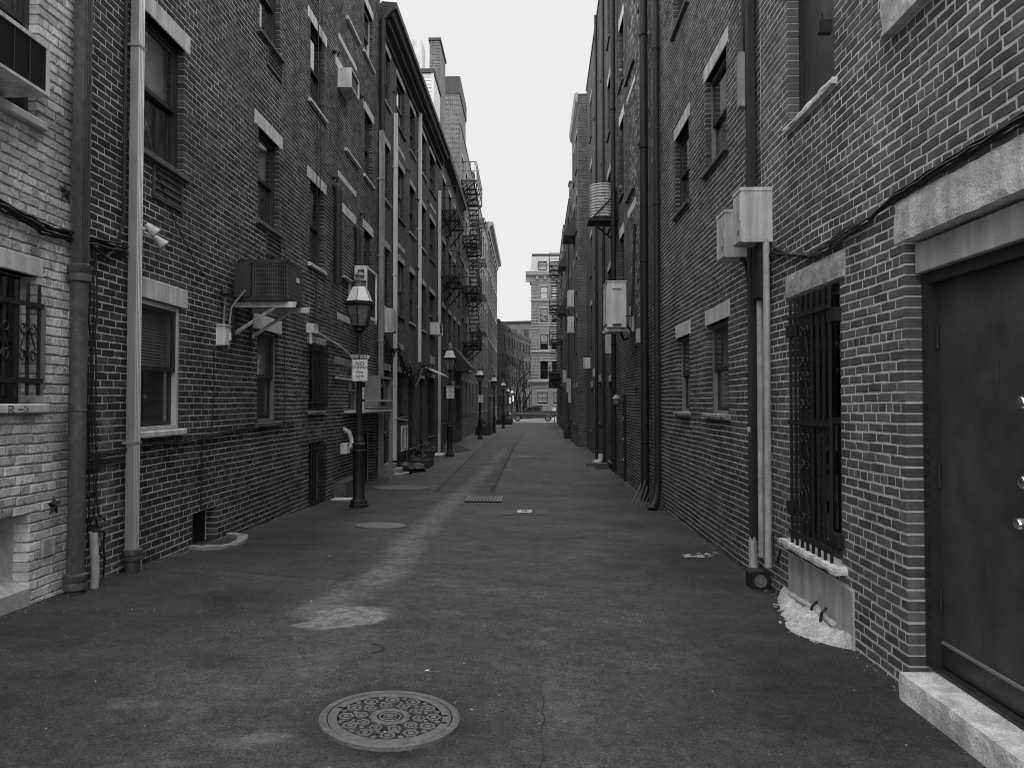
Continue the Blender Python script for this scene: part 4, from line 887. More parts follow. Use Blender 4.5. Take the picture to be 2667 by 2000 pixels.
# condenser behind the lamp
T = thing('white_condenser', 'pale boxy condenser on the wall behind the first lamp', 'condenser', L_.p(16.7, 3.5, .2))
m = MB(); ringbox(m, L_, 15.9, 17.0, 3.47, 4.55, .08, .34, .05); m.fbox(L_, 15.95, 16.95, 3.52, 4.5, .08, .30); m.build('casing', 'metal_white', T)
m = MB(); m.fbox(L_, 15.89, 15.9, 3.55, 4.47, .15, .28); m.build('side_grille', 'metal_dark', T); m = MB(); m.fbox(L_, 16.02, 16.88, 3.56, 4.46, .30, .315); m.build('fan_grille', 'metal_dark', T)
for s in (16.05, 16.85): m = MB(); m.fbox(L_, s-.02, s+.02, 3.42, 3.468, .0, .36); m.build('support', 'metal_grey', T)
m = MB(); m.fbox(L_, 15.05, 15.7, 4.17, 4.2, 0, .1); m.fbox(L_, 15.62, 15.70, 3.55, 4.17, .02, .05); tag(m.build('metal_ledge', 'metal_grey', None), 'bent sheet metal ledge at the foot of the bricked-up bay', 'ledge')
# shelf cage in front of the window
T = thing('window_shelf_frame', 'white angle-iron frame and shelf round the low window behind the lamp', 'metal frame', L_.p(16.5, 1.5, .2))
for (a, b, z0, z1, d0, d1) in ((14.6, 18.5, 2.15, 2.19, .02, .06), (15.3, 18.5, 1.49, 1.54, .02, .42), (15.3, 15.36, 1.54, 2.0, .38, .42), (15.3, 18.5, 1.72, 1.76, .38, .42)): m = MB(); m.fbox(L_, a, b, z0, z1, d0, d1); m.build('rail', 'paint_white', T)
T = thing('enclosed_porch_box', 'small glazed timber box beside the pale square downspout', 'box', L_.p(18, .9, .25))
m = MB(); ringbox(m, L_, 17.1, 18.5, 1.56, 2.3, .05, .40, .06); m.build('frame', 'frame_grey', T); m = MB(); m.fbox(L_, 17.16, 18.44, 1.62, 2.24, .30, .31); m.build('pane', 'glass_dark', T)
m = MB(); m.fbox(L_, 18.36, 18.44, gz(-3.3, 18.4), 1.48, .36, .44); m.build('post', 'frame_grey', T)
T = thing('dryer_vent', 'white louvred dryer vent with a fat elbow pipe', 'vent', L_.p(15.0, .75, 0)); vent_hood(Fr((XL+.12, 0), (0, 1), (1, 0)), 14.6, 14.82, .72, .92, T)
m = MB(); m.tube([L_.p(14.82, .82, .2), L_.p(15.1, .82, .2), L_.p(15.22, .85, .2), L_.p(15.28, .95, .18), L_.p(15.3, 1.1, .12), L_.p(15.32, 1.18, .0)], .048, 12); m.build('elbow', 'pvc_stained', T, smooth=True)
m = MB(); m.fbox(L_, 14.6, 16.2, -.2, .18, -.01, .22); m.build('stone_base', 'sill_dark', b_three)
# wall tie hooks
def hook(F, s, z, k, label, group='iron wall tie hooks'):
    m = MB(); m.tube([F.p(s, z, -.02), F.p(s, z, .07), F.p(s+.02, z-.03, .10), F.p(s+.02, z-.1, .08)], .018, 6); m.lathe(F.p(s, z-.04, .015), [(.03, 0), (.05, .02), (.05, .05), (.03, .08)], 8)
    tag(m.build('wall_tie_hook', 'iron_black', None), label, 'wall hook', group)
for s, z in ((14.35, 8.35), (16.75, 8.45), (14.35, 5.95), (16.75, 5.85)): hook(L_, s, z, 0, 'dark iron tie hook on the bricked-up building')
for s, z in ((20.55, 10.1), (20.55, 8.0), (24.35, 8.2), (24.4, 6.0), (22.6, 8.6), (26.9, 8.8)): hook(F4, s, z, 0, 'dark iron tie hook on the corniced building')
cable('roof_wires', 'pair of thin wires hanging down across the upper windows', [sagpath(L_, [(13.25+.22*k, 12), (13.25+.22*k, 8), (13.2+.2*k, 5.4), (13.35, 4.6), (13.3, 4.0), (13.0+.1*k, 2.9)], .03, jit=.005) for k in range(2)], .008)
# ---- corniced building fittings
T = thing('two_tone_downspout', 'square downspout, dark above and pale grey below, at the building joint', 'downspout', L_.p(18.8, -.2, .05))
m = MB(); m.fbox(L_, 18.72, 18.9, gz(-3.6, 18.8)-.02, 8.4, .03, .14); m.build('shaft', 'galvanised_dull', T); m = MB(); m.tube([L_.p(18.81, 8.38, .09), L_.p(18.81, 11.2, .09), L_.p(18.9, 11.5, .3)], .07, 10); m.build('upper_shaft', 'iron_dark', T)
for z in (1.2, 3.2, 5.3, 7.2): m = MB(); m.fbox(L_, 18.70, 18.92, z-.015, z+.015, -.002, .15); m.build('strap', 'galvanised_dull', T)
for s, zt, zb, lb in ((20.55, 9.5, .15, 'pale downspout beside the first doorway of the corniced building'), (24.75, 11.1, 3.0, 'pale downspout stopping above the ground floor of the corniced building'), (29.6, 9.9, -.25, 'pale downspout at the far end of the corniced building')):
    T = thing('pale_downspout', lb, 'downspout', F4.p(s, zb, .06)); m = MB(); m.fbox(F4, s-.055, s+.055, zb, zt, .03, .13); m.build('shaft', 'metal_white', T)
    for k in range(3): z = zb+(zt-zb)*(k+.7)/3.2; m = MB(); m.fbox(F4, s-.07, s+.07, z-.015, z+.015, -.002, .14); m.build('strap', 'metal_white', T)
T = thing('meter_cabinet', 'tall grey meter cabinet hung beside the two-tone downspout', 'electrical box', F4.p(19.6, 3.5, .1)); m = MB(); m.bbox(F4, 19.1, 19.55, 3.45, 4.05, .0, .30, .012); m.build('case', 'metal_grey', T); m = MB(); m.bbox(F4, 19.13, 19.52, 3.48, 4.0, .30, .312, .006); m.build('door', 'metal_grey', T)
T = thing('small_window_air_conditioner', 'small white window air conditioner at the far end of the corniced building', 'air conditioner', F4.p(28, 4.1, .1)); m = MB(); ringbox(m, F4, 27.7, 28.5, 4.16, 4.6, -.02, .35, .03); m.fbox(F4, 27.73, 28.47, 4.19, 4.57, 0, .32); m.build('casing', 'metal_white', T); m = MB(); m.fbox(F4, 27.8, 28.4, 4.24, 4.52, .32, .335); m.build('grille', 'metal_dark', T)
cable('tangled_cables', 'thick tangle of black cables drooping over the doorways', [sagpath(F4, [(19.0, 3.35-.05*k), (19.9, 3.15-.04*k), (20.9, 3.0+.05*k), (21.8, 2.85-.06*k), (22.6, 2.5+.06*k), (23.4, 2.25+.05*k), (24.2, 2.5+.06*k), (25.2, 2.95), (28, 3.0)], .08+.02*(k % 3), jit=.05) for k in range(7)], .018)
cable('bright_cables', 'bright cable ends looped over the black tangle', [sagpath(F4, [(20.8, 3.05), (21.6, 2.95), (22.3, 2.62), (23.1, 2.3)], .15, jit=.03), sagpath(F4, [(23.5, 2.2), (24.4, 2.5), (24.8, 2.75)], .15, jit=.03)], .012, 'cable_grey')
m = MB(); m.prismF(F4, [(0, 2.88), (.6, 2.62), (.6, 2.66), (0, 2.94)], 26.6, 28.2); tag(m.build('door_canopy', 'metal_white', None), 'thin white canopy over the far doorway of the corniced building', 'canopy')
# stoop, rail, bins and planters along the left wall
T = thing('stone_stoop', 'curved stone steps in front of the first doorway', 'steps', (-3.5, 19.7, -.2))
for k in range(3):
    m = MB(); r = .75-.2*k; pl = [(F4.p(19.7+r*math.cos(a), 0, 0)[1], r*math.sin(a)) for a in [math.pi*i/10 for i in range(11)]]
    m.extr(pl, lambda p, q, k=k: (-3.66+p[1]*.8, p[0], -.22+.12*(k+q)+.002*k)); m.build('step', 'sill_worn', T)
T = thing('stair_handrail', 'thin black handrail sloping down beside the stoop', 'handrail', F4.p(21, .2, .4)); m = MB(); m.tube([F4.p(20.5, 1.25, .1), F4.p(20.7, 1.22, .4), F4.p(23.0, .55, .45)], .018, 8); m.build('rail', 'iron_worn', T)
for s, z in ((20.75, 1.2), (22.9, .58)): m = MB(); m.tube([F4.p(s, -.2, .42), F4.p(s, z, .42)], .014, 6); m.build('baluster', 'iron_black', T)
T = thing('white_folding_rack', 'white slatted folding rack leaning under the first ground floor window', 'rack', F4.p(21.6, .3, .15)); m = MB()
ringbox(m, F4, 21.1, 22.2, .35, 1.05, .14, .18, .09); m.fbox(F4, 21.5, 21.56, .44, .96, .145, .175); m.fbox(F4, 21.7, 21.76, .44, .96, .145, .175); m.build('frame', 'paint_white', T)
m = MB(); m.fbox(F4, 21.1, 21.16, -.2, .35, .05, .1); m.fbox(F4, 22.1, 22.16, -.2, .35, .05, .1); m.build('leg', 'iron_black', T)
def leaves(m, c, rx, ry, rz, n, size, rn):
    for _ in range(n):
        while True:
            p = Vector((rn.uniform(-1, 1), rn.uniform(-1, 1), rn.uniform(-1, 1)))
            if p.length < 1: break
        p = Vector((c[0]+p.x*rx, c[1]+p.y*ry, c[2]+p.z*rz)); u = Vector((rn.gauss(0, 1), rn.gauss(0, 1), rn.gauss(0, 1))).normalized(); v = u.orthogonal().normalized(); s = size*rn.uniform(.6, 1.4)
        m.add([p, p+u*s*.5+v*s*.25, p+u*s, p+u*s*.5-v*s*.25], [(0, 1, 2, 3)])
def planter(name, label, x0, x1, y0, y1, h, mat, leafm, n, fh, seed, boards=3):
    rn = random.Random(seed); z = gz((x0+x1)/2, (y0+y1)/2)-.02; T = thing(name, label, 'planter', ((x0+x1)/2, (y0+y1)/2, z))
    for k in range(boards):
        a, b = z+h*k/boards+.004, z+h*(k+1)/boards-.004
        for q in ((x0, x1, y0, y0+.03), (x0, x1, y1-.03, y1), (x0, x0+.03, y0+.03, y1-.03), (x1-.03, x1, y0+.03, y1-.03)): m = MB(); m.box(*q, a, b); m.build('board', mat, T)
    m = MB(); m.box(x0+.03, x1-.03, y0+.03, y1-.03, z+.01, z+h*.85); m.build('soil', 'soil', T)
    m = MB(); leaves(m, ((x0+x1)/2, (y0+y1)/2, z+h+fh*.4), (x1-x0)*.55, (y1-y0)*.5, fh, n, .12, rn); tag(m.build('foliage', leafm, T, fix=False), kind='stuff')
    return T
planter('timber_planter', 'dark timber planter with dry stalks beside the stoop', -3.5, -2.85, 22.0, 23.2, .24, 'paint_dark', 'leaf_dry', 45, .13, 3)
planter('timber_planter', 'long dark timber planter with low evergreens past the third lamp', -3.3, -2.35, 47.5, 51.5, .55, 'paint_dark', 'leaf', 500, .3, 4)
planter('timber_planter', 'dark timber planter nearest the cross street on the left', -3.2, -1.6, 76, 81, .5, 'paint_dark', 'leaf', 300, .25, 5)
planter('timber_planter', 'dark slatted planter against the right row', 2.05, 2.6, 43.2, 45.2, .55, 'paint_dark', 'leaf', 260, .3, 6)
m = MB(); m.lathe((-3.25, 24.4, gz(-3.25, 24.4)-.01), [(.2, 0), (.26, .18), (.31, .36), (.34, .37), (.34, .44), (.29, .44), (.27, .38)], 16); T = thing('plant_pot', 'round dark plant pot next to the timber planter', 'plant pot', (-3.25, 24.4, gz(-3.25, 24.4)))
m.build('pot', 'terracotta', T, smooth=True); m = MB(); leaves(m, (-3.25, 24.4, .3), .24, .24, .16, 70, .12, random.Random(9)); tag(m.build('foliage', 'leaf_dry', T, fix=False), kind='stuff')
def bag(x, y, r, h, seed, label):
    rn = random.Random(seed); m = MB(); n = 14; vs = []; z0 = gz(x, y)-.01; prof = [(.7, 0), (.98, .12), (1.0, .4), (.85, .68), (.5, .88), (.16, .95), (.2, 1.05)]
    for rr, zz in prof:
        for i in range(n): a = 2*math.pi*i/n; q = r*rr*(1+.34*rn.uniform(-1, 1)); vs.append((x+q*math.cos(a), y+q*math.sin(a), z0+h*zz))
    fs = [(k*n+j, k*n+(j+1) % n, (k+1)*n+(j+1) % n, (k+1)*n+j) for k in range(len(prof)-1) for j in range(n)]+[tuple(reversed(range(n))), tuple((len(prof)-1)*n+j for j in range(n))]
    m.add(vs, fs); tag(m.build('rubbish_bag', 'plastic_bag', None, smooth=True), label, 'rubbish bag', 'black rubbish bags by the stoop')
bag(-3.3, 20.3, .26, .34, 1, 'knotted black rubbish bag set against the stoop'); bag(-3.1, 21.0, .28, .26, 2, 'slumped black rubbish bag between stoop and planter')
m = MB(); m.tube([(-3.5, 19.2, -.05), (-3.15, 19.5, -.12)], .015, 6); tag(m.build('broken_stick', 'paint_white', None), 'short white stick lying by the rubbish bags', 'stick')
m = MB(); m.hexa([(-3.3, 29.4, gz(-3.3, 29.4)), (-2.7, 29.6, gz(-2.7, 29.6)), (-2.2, 31, gz(-2.2, 31)), (-3.2, 31.2, gz(-3.2, 31.2)), (-3.35, 29.8, .25), (-3.2, 29.9, .2), (-2.3, 31, gz(-2.3, 31)+.05), (-3.3, 31.2, .1)]); tag(m.build('tarpaulin_heap', 'plastic_bag', None), 'black tarpaulin slumped on the ground behind the second lamp', 'tarpaulin')
for (x0, y0, x1, y1, lb) in ((-3.62, 14.05, -3.2, 14.4, 'pale square stone slab set in the asphalt near the first lamp'), (-3.66, 27.6, -3.1, 29.0, 'pale square stone slab set in the asphalt near the second lamp')):
    m = MB(); m.hexa([(x, y, gz(x, y)-.05) for x, y in ((x0, y0), (x1, y0), (x1, y1), (x0, y1))]+[(x, y, gz(x, y)+.018) for x, y in ((x0, y0), (x1, y0), (x1, y1), (x0, y1))]); tag(m.build('stone_slab', 'lintel_stone', None), lb, 'slab', 'pale slabs let into the asphalt')
# ---- fire escapes
def platform(T, F, a, b, z, d1, mat='iron_black', rail=1.0, slats=True, brace=True, nb=9):
    m = MB(); m.fbox(F, a, b, z-.03, z+.03, d1-.04, d1); m.fbox(F, a, b, z-.03, z+.03, .0, .04)
    for s in (a, (a+b)/2-.02, b-.04): m.fbox(F, s, s+.04, z-.05, z+.028, .04, d1-.04)
    m.build('platform_frame', mat, T)
    if slats:
        n = max(3, int((d1-.08)/.07))
        for k in range(n): m = MB(); d = .06+(d1-.12)*k/n; m.fbox(F, a+.04, b-.04, z+.03, z+.04, d, d+.035); m.build('slat', mat, T)
    if rail:
        m = MB()
        for zz in (z+rail, z+rail*.5): m.fbox(F, a, b, zz-.012, zz+.012, d1-.024, d1); [m.fbox(F, s, s+.024, zz-.012, zz+.012, .0, d1-.024) for s in (a, b-.024)]
        m.build('rail', mat, T)
        for k in range(nb): m = MB(); s = a+(b-a-.016)*k/(nb-1); m.fbox(F, s, s+.016, z+.03, z+rail-.012, d1-.02, d1-.004); m.build('baluster', mat, T)
    if brace:
        for s in (a+.05, (a+b)/2, b-.05): m = MB(); m.tube([F.p(s, z-.75, .0), F.p(s, z-.04, d1-.05)], .028, 4); m.build('brace', mat, T)
for z, lb in ((9.43, 'upper'), (6.8, 'middle')):
    T = thing('fire_escape_balcony', lb+' slatted iron balcony on the shadowed brick building', 'fire escape', F5.p(32.6, z-.75, 0), 'slatted balconies of the near fire escape'); platform(T, F5, 30.75, 34.4, z, .62)
T = thing('awning_frame', 'black awning jutting over the doorways past the second lamp', 'awning', F5.p(37, 3.3, .3)); m = MB(); m.prismF(F5, [(0, 4.3), (.75, 3.4), (.75, 3.2), (0, 3.2)], 36.2, 40.0); m.build('cover', 'paint_dark', T); m = MB(); m.fbox(F5, 36.2, 40.0, 3.14, 3.2, .7, .78); m.build('valance', 'metal_grey', T)
F6 = FA(-3.6, 40.45, -3.68, 53.5, 1)
T = thing('stair_fire_escape', 'tall black iron fire escape with steep stairs between its platforms', 'fire escape', F6.p(43.5, 4, 0))
for z in (13.6, 10.6, 7.9, 4.9): platform(T, F6, 40.9, 46.4, z, .85, slats=True, nb=15)
for z0, z1 in ((10.6, 13.6), (7.9, 10.6), (4.9, 7.9)):
    for d in (.25, .78):
        m = MB(); m.add([F6.p(45.6, z0, d), F6.p(45.6, z0+.22, d), F6.p(41.6, z1+.1, d), F6.p(41.6, z1-.12, d), F6.p(45.6, z0, d+.03), F6.p(45.6, z0+.22, d+.03), F6.p(41.6, z1+.1, d+.03), F6.p(41.6, z1-.12, d+.03)], [(0, 1, 2, 3), (7, 6, 5, 4), (0, 4, 5, 1), (1, 5, 6, 2), (2, 6, 7, 3), (3, 7, 4, 0)]); m.build('stringer', 'iron_black', T)
    n = 13
    for k in range(n): m = MB(); s = 45.5-3.8*k/n; z = z0+.2+(z1-z0-.2)*k/n; m.fbox(F6, s-.12, s+.1, z, z+.03, .28, .78); m.build('tread', 'iron_black', T)
for z in (13.4, 10.8, 8.5, 6.2):
    T = thing('slender_balcony', 'slender pale iron balcony on the pale balcony building', 'balcony', F6.p(50, z-.75, 0), 'slender balconies one above another'); platform(T, F6, 48.6, 51.4, z, .9, 'iron_worn', rail=.0, slats=True)
# ---- rooftop things behind the corniced building
T = thing('clapboard_dormer', 'white clapboard rooftop dormer behind the dark cornice', 'dormer', (-5.5, 31.8, 11.6))
m = MB(); m.box(-8, -3.87, 31.06, 33.4, 11.7, 15.15); m.build('core', 'siding', T)
for k in range(23):
    m = MB(); z = 11.75+k*.147; m.hexa([(-8, 31.02, z), (-3.95, 31.02, z), (-3.95, 31.06, z), (-8, 31.06, z), (-8, 31.05, z+.15), (-3.95, 31.05, z+.15), (-3.95, 31.06, z+.15), (-8, 31.06, z+.15)]); m.build('clapboard', 'siding', T)
m = MB(); m.box(-3.95, -3.85, 31.0, 31.06, 11.7, 15.15); m.build('corner_board', 'siding', T); m = MB(); m.box(-8.1, -3.82, 30.95, 33.5, 15.15, 15.3); m.build('roof', 'roof_slate', T)
m = MB(); ringbox(m, Fr((-4.75, 31.02), (1, 0), (0, -1)), 0, .42, 12.9, 14.0, 0, .04, .07); w = m.build('window', 'siding', T); m = MB(); m.box(-4.68, -4.4, 31.005, 31.015, 12.97, 13.93); m.build('pane', 'glass_dark', w)
m = MB(); m.box(-4.82, -4.42, 31.5, 32.6, 15.3, 16.75); tag(m.build('metal_flue', 'metal_grey', None), 'square pale metal flue on the dormer roof', 'flue')
m = MB(); m.tube([(-5.0, 31.4, 15.3), (-5.0, 31.4, 16.0), (-4.9, 31.4, 16.1), (-4.75, 31.4, 16.05), (-4.72, 31.4, 15.6)], .03, 8); tag(m.build('gooseneck_vent', 'metal_grey', None, smooth=True), 'thin gooseneck vent beside the metal flue', 'vent')
T = thing('roof_ladder', 'small caged roof ladder beside the metal flue', 'ladder', (-5.2, 31.6, 15.3))
for x in (-5.3, -5.02): m = MB(); m.tube([(x, 31.6, 15.2), (x, 31.6, 16.6)], .02, 6); m.build('rail', 'metal_grey', T)
for k in range(7): m = MB(); m.tube([(-5.3, 31.6, 15.4+.17*k), (-5.02, 31.6, 15.4+.17*k)], .014, 6); m.build('rung', 'metal_grey', T)
def chimney(x0, x1, y0, y1, z0, z1, label, cap=.12, capm='roof_slate'):
    T = thing('brick_chimney', label, 'chimney', ((x0+x1)/2, (y0+y1)/2, z0)); m = MB(); m.box(x0, x1, y0, y1, z0, z1); m.build('stack', 'brick_chimney', T); m = MB(); m.box(x0-.05, x1+.05, y0-.05, y1+.05, z1, z1+cap); m.build('cap', capm, T)
chimney(-4.35, -3.9, 33.5, 35.8, 11.5, 17.65, 'tall narrow brick party-wall chimney behind the white dormer')
chimney(-4.62, -3.66, 40.41, 44.6, 12.1, 18.1, 'broad brick chimney with a heavy dark cap', .9)
chimney(-4.4, -3.75, 52.0, 53.2, 16.4, 17.3, 'short brick chimney at the edge of the pale balcony building', .1)
T = thing('roof_railing', 'thin iron railing on the roof of the pale balcony building', 'railing', (-4, 52.5, 16.5))
for x in (-4.5, -4.25, -4.0, -3.7): m = MB(); m.tube([(x, 52.9, 16.5), (x, 52.9, 18.4)], .018, 6); m.build('baluster', 'iron_black', T)
m = MB(); m.tube([(-4.6, 52.9, 18.4), (-3.7, 52.9, 18.4), (-3.7, 56.0, 18.4)], .018, 6); m.build('rail', 'iron_black', T)
# slate cheeks of the shadowed building's roof
# ---------------------------------------------------------------- right side: fittings
B = b_r1
# steel door in its opening
m = MB(); ringbox(m, R_, 3.06, 4.85, .08, 2.5, -.24, -.10, .07, .01); m.build('door_frame', 'paint_dark', B)
m = MB(); m.bbox(R_, 3.06, 4.85, 2.5, 2.688, -.16, -.06, .006)
for s in (4.7, 4.4, 4.0, 3.6): m.tube([R_.p(s, 2.56, -.0605), R_.p(s, 2.56, -.056)], .008, 8)
m.build('transom_board', 'wood_board', B)
m = MB(); m.fbox(R_, 3.13, 4.78, .10, 2.43, -.21, -.165); D = m.build('door', 'door_paint', B)
m = MB(); m.fbox(R_, 3.14, 4.77, .10, .235, -.165, -.158); m.build('kick_plate', 'door_kick', D)
m = MB(); m.fbox(R_, 3.14, 4.77, .235, .25, -.165, -.15); m.build('kick_trim', 'frame_grey', D)
for z in (2.1, 1.25, .5): m = MB(); P = R_.p(4.775, z-.07, -.155); m.lathe(P, [(.012, 0), (.012, .14)], 8); m.build('hinge', 'iron_dark', D)
def knob(s, z, r, ln, nm='knob'):
    m = MB(); m.tube([R_.p(s, z, -.166), R_.p(s, z, -.155), R_.p(s, z, -.153), R_.p(s, z, -.10-ln*.1), R_.p(s, z, -.095), R_.p(s, z, -.06), R_.p(s, z, -.045), R_.p(s, z, -.042)], [r*1.25, r*1.25, r*.5, r*.5, r*.9, r, r*.75, r*.3], 16); m.build(nm, 'steel_bright', D, smooth=True)
knob(3.82, 1.70, .036, 0, 'lock'); knob(3.82, 1.31, .036, 0, 'lock'); knob(3.86, 1.10, .032, 0)
m = MB(); m.tube([R_.p(4.18, 1.93, -.162), R_.p(4.185, 1.86, -.160), R_.p(4.18, 1.80, -.159)], .0025, 6); m.build('weld_scar', 'cast_iron', D)
# granite step
rough_block('door_step', 'granite', B, R_, 2.2, 4.78, -.3, .066, -.17, .11, .0032, seed=3)
grille('tall_scroll_grille', 'tall black iron grille with scrollwork over the near ground floor window', R_, 5.95, 6.83, .56, 2.60, .045, 8, [2.44, 1.53, .575], 'iron_black', [(6.45, 1.98, 2.36), (6.45, 1.62, 1.98), (6.45, 1.12, 1.47), (6.45, .68, 1.03)], foot=.10, brackets=[(6.9, 2.33), (5.86, 2.37), (6.92, .78), (5.84, .66)], r=.010)
# crumbling apron under the window
rn = random.Random(4); m = MB(); n = 26
out = [(2.345, 7.12), (2.30, 7.2), (2.27, 7.05), (2.21, 6.9), (2.20, 6.72), (2.13, 6.6), (2.11, 6.4), (2.05, 6.25), (2.04, 6.1), (2.08, 5.95), (2.14, 5.86), (2.2, 5.78), (2.28, 5.72), (2.345, 5.68)]
top = []
for i, (x, y) in enumerate(out): top.append((x, y, gz(x, y)+.005+rn.uniform(.004, .018)))
inner = [(2.352, 7.1-1.4*i/(len(out)-1), gz(2.35, 6.4)+.10+rn.uniform(-.04, .05)) for i in range(len(out))]
mids = [tuple((a+b)/2+(rn.uniform(-.02, .02) if q == 2 else rn.uniform(-.015, .015)) for q, (a, b) in enumerate(zip(p, i))) for p, i in zip(top, inner)]
def outx(y):
    o_ = sorted((q[1], q[0]) for q in out[1:]); return interp(y, o_)
m = MB(); NA, NB = 70, 26; vs = []
for i in range(NA+1):
    y = 5.68+1.5*i/NA; xo = outx(y)+.02*nz(y*5, 1, 2.1, 3)+.012*nz(y*16, 1, 2.1, 4); lv = 0
    for k in range(NB+1):
        t = k/NB; x = 2.353+(xo-2.353)*t; h = (1-t)**1.5*.13*(.75+.5*nz(x*2, y*2, 1.3, 5)); st = round((.5+.5*nz(x*5, y*4, 1.0, 6))*4)/4
        vs.append((x, y, gz(x, y)+(.004 if t < 1 else -.03)+h+(1-t)*.04*st+.012*nz(x, y, 22, 2)+.006*nz(x, y, 60, 2)+.018*math.sin(math.pi*min(1, t))))
m.add(vs, [(i*(NB+1)+k, i*(NB+1)+k+1, (i+1)*(NB+1)+k+1, (i+1)*(NB+1)+k) for i in range(NA) for k in range(NB)])
A = thing('rubble_apron', 'crumbling pale concrete apron at the foot of the near barred window', 'rubble', (2.2, 6.4, gz(2.2, 6.4))); m.build('slab', 'concrete_pale', A, fix=False)
for i in range(60):
    y = rn.uniform(5.75, 7.15); x = outx(y)+rn.uniform(-.05, .12); z = gz(x, y)+.012; s = rn.uniform(.008, .026); m = MB()
    vs = [(x+rn.uniform(-s, s), y+rn.uniform(-s, s), z+rn.uniform(-s, s)*.5) for _ in range(4)]+[(x+rn.uniform(-s, s), y+rn.uniform(-s, s), z+s*.5)]; m.add(vs, [(0, 1, 2), (0, 2, 3), (0, 1, 4), (1, 2, 4), (2, 3, 4), (3, 0, 4)]); m.build('fragment', 'concrete_pale', A)
m = MB(); m.tube([(2.335, 6.95, gz(2.33, 6.9)+.10), (2.32, 6.4, gz(2.33, 6.4)+.13), (2.325, 5.95, gz(2.33, 6)+.12)], .022, 8); m.build('old_pipe', 'concrete_pale', A)
for y in (6.1, 6.3): m = MB(); m.tube([(2.33, y, gz(2.3, y)+.2), (2.29, y, gz(2.3, y)+.16), (2.28, y+.01, gz(2.3, y)+.06)], .012, 6); m.build('rusty_bar', 'iron_black', A)
# cables above the door
cable('door_cable_bundle', 'bundle of black cables running above the steel door to the grey boxes', [sagpath(R_, [(2.6, 3.0+.012*k), (3.6, 3.02+.01*k), (4.3, 3.0+.012*k), (4.9, 2.985+.012*k), (5.3, 2.97-.008*k), (5.65, 2.99-.02*k), (6.05, 2.95-.02*k), (6.35, 2.93-.012*k), (6.9, 3.02), (7.3, 3.08+.02*k), (7.6, 3.1)], .018+.01*(k % 3), jit=.007) for k in range(5)], .0075)
# electric boxes and conduits
def cabinet(name, label, F, a, b, z0, z1, d0, d1):
    T = thing(name, label, 'electrical box', F.p((a+b)/2, z0, d0)); m = MB(); m.bbox(F, a, b, z0, z1-.035, d0, d1, .004); m.build('case', 'metal_grey', T)
    m = MB(); m.bbox(F, a+.06, a+.13, z0+.08, z0+.13, d1+.008, d1+.010, .001); m.build('rating_plate', 'frame_grey', T)
    m = MB(); m.tube([F.p(a+.07, z0+.004, d0+.1), F.p(a+.07, z0-.035, d0+.1)], .03, 10); m.build('gland', 'iron_dark', T)
    m = MB(); m.fbox(F, a-.008, b+.008, z1-.035, z1, d0, d1+.012); m.build('lid', 'metal_grey', T)
    m = MB(); m.bbox(F, a+.012, b-.012, z0+.012, z1-.045, d1, d1+.008, .003); dr = m.build('door', 'metal_grey', T); m = MB(); m.bbox(F, a+.03, a+.05, (z0+z1)/2-.05, (z0+z1)/2+.05, d1+.008, d1+.02, .004); m.build('handle', 'galvanised', dr)
    m = MB()
    for s, z in ((a-.0005, z0+.02), (a-.0005, z1-.06)):
        for d in (d0+.06, d1-.05): m.tube([F.p(s, z, d), F.p(s-.003, z, d)], .006, 8)
    m.build('screw', 'frame_grey', T)
cabinet('grey_cabinet', 'larger grey metal cabinet on the wall above the pale conduits', R_, 7.44, 7.72, 3.25, 3.78, .0, .30)
cabinet('grey_cabinet', 'grey metal cabinet tucked behind the larger one', R_, 8.05, 8.40, 3.22, 3.72, .0, .30)
T = corr_spout('dark_downspout', 'dark square downspout with a pale corrugated elbow at its foot', R_, 7.93, .085, .30, 13, .03, .10, 'iron_dark', (1.42,))
m = MB(); m.tube([R_.p(7.93, .33, .065), R_.p(7.90, .2, .08), R_.p(7.74, .0, .12), R_.p(7.70, -.06, .13)], .045, 8); m.build('elbow', 'galvanised_dull', T, smooth=True)
m = MB(); m.fbox(R_, 7.885, 7.975, 1.40, 1.45, .10, .106); m.build('label_band', 'metal_white', T)
T = thing('iron_boot', 'black iron drain boot with a round cap at the foot of the dark downspout', 'drain', R_.p(7.65, -.2, .1)); m = MB(); m.bbox(R_, 7.55, 7.75, -.18, .06, .02, .2, .02); m.build('body', 'iron_black', T)
m = MB(); m.tube([R_.p(7.549, -.03, .11), R_.p(7.53, -.03, .11)], .06, 16); m.build('cap', 'iron_worn', T); m = MB(); m.fbox(R_, 7.5, 7.8, -.2, -.14, .0, .22); m.build('foot', 'concrete_pale', T)
pipe('pale_conduit', 'pale conduit beside the dark downspout, the shorter of the pair', [R_.p(7.66, .18, .06), R_.p(7.66, 2.72, .06)], .034, 'pvc_stained', hubs=[(2.45, .037, .03), (.95, .037, .03)])
pipe('pale_conduit', 'pale conduit rising into the larger grey cabinet', [R_.p(7.47, .12, .055), R_.p(7.47, 3.26, .055)], .034, 'pvc_stained')
cable('grey_drop_wires', 'dark wires dropping from the grey cabinets behind the conduits', [sagpath(R_, [(8.2, 3.2), (8.12, 2.9), (8.0, 2.75), (7.75, 2.75)], .05), sagpath(R_, [(7.6, 3.2), (7.55, 2.9), (7.6, 2.7)], .1), sagpath(R_, [(7.4, .45), (7.36, .25), (7.25, .22), (7.15, .35)], .04, jit=.004)], .012)
m = MB(); m.bbox(R_, 7.5, 7.72, 2.72, 3.24, .01, .12, .01); tag(m.build('cable_box', 'iron_black', None), 'black cable housing under the larger grey cabinet', 'electrical box')
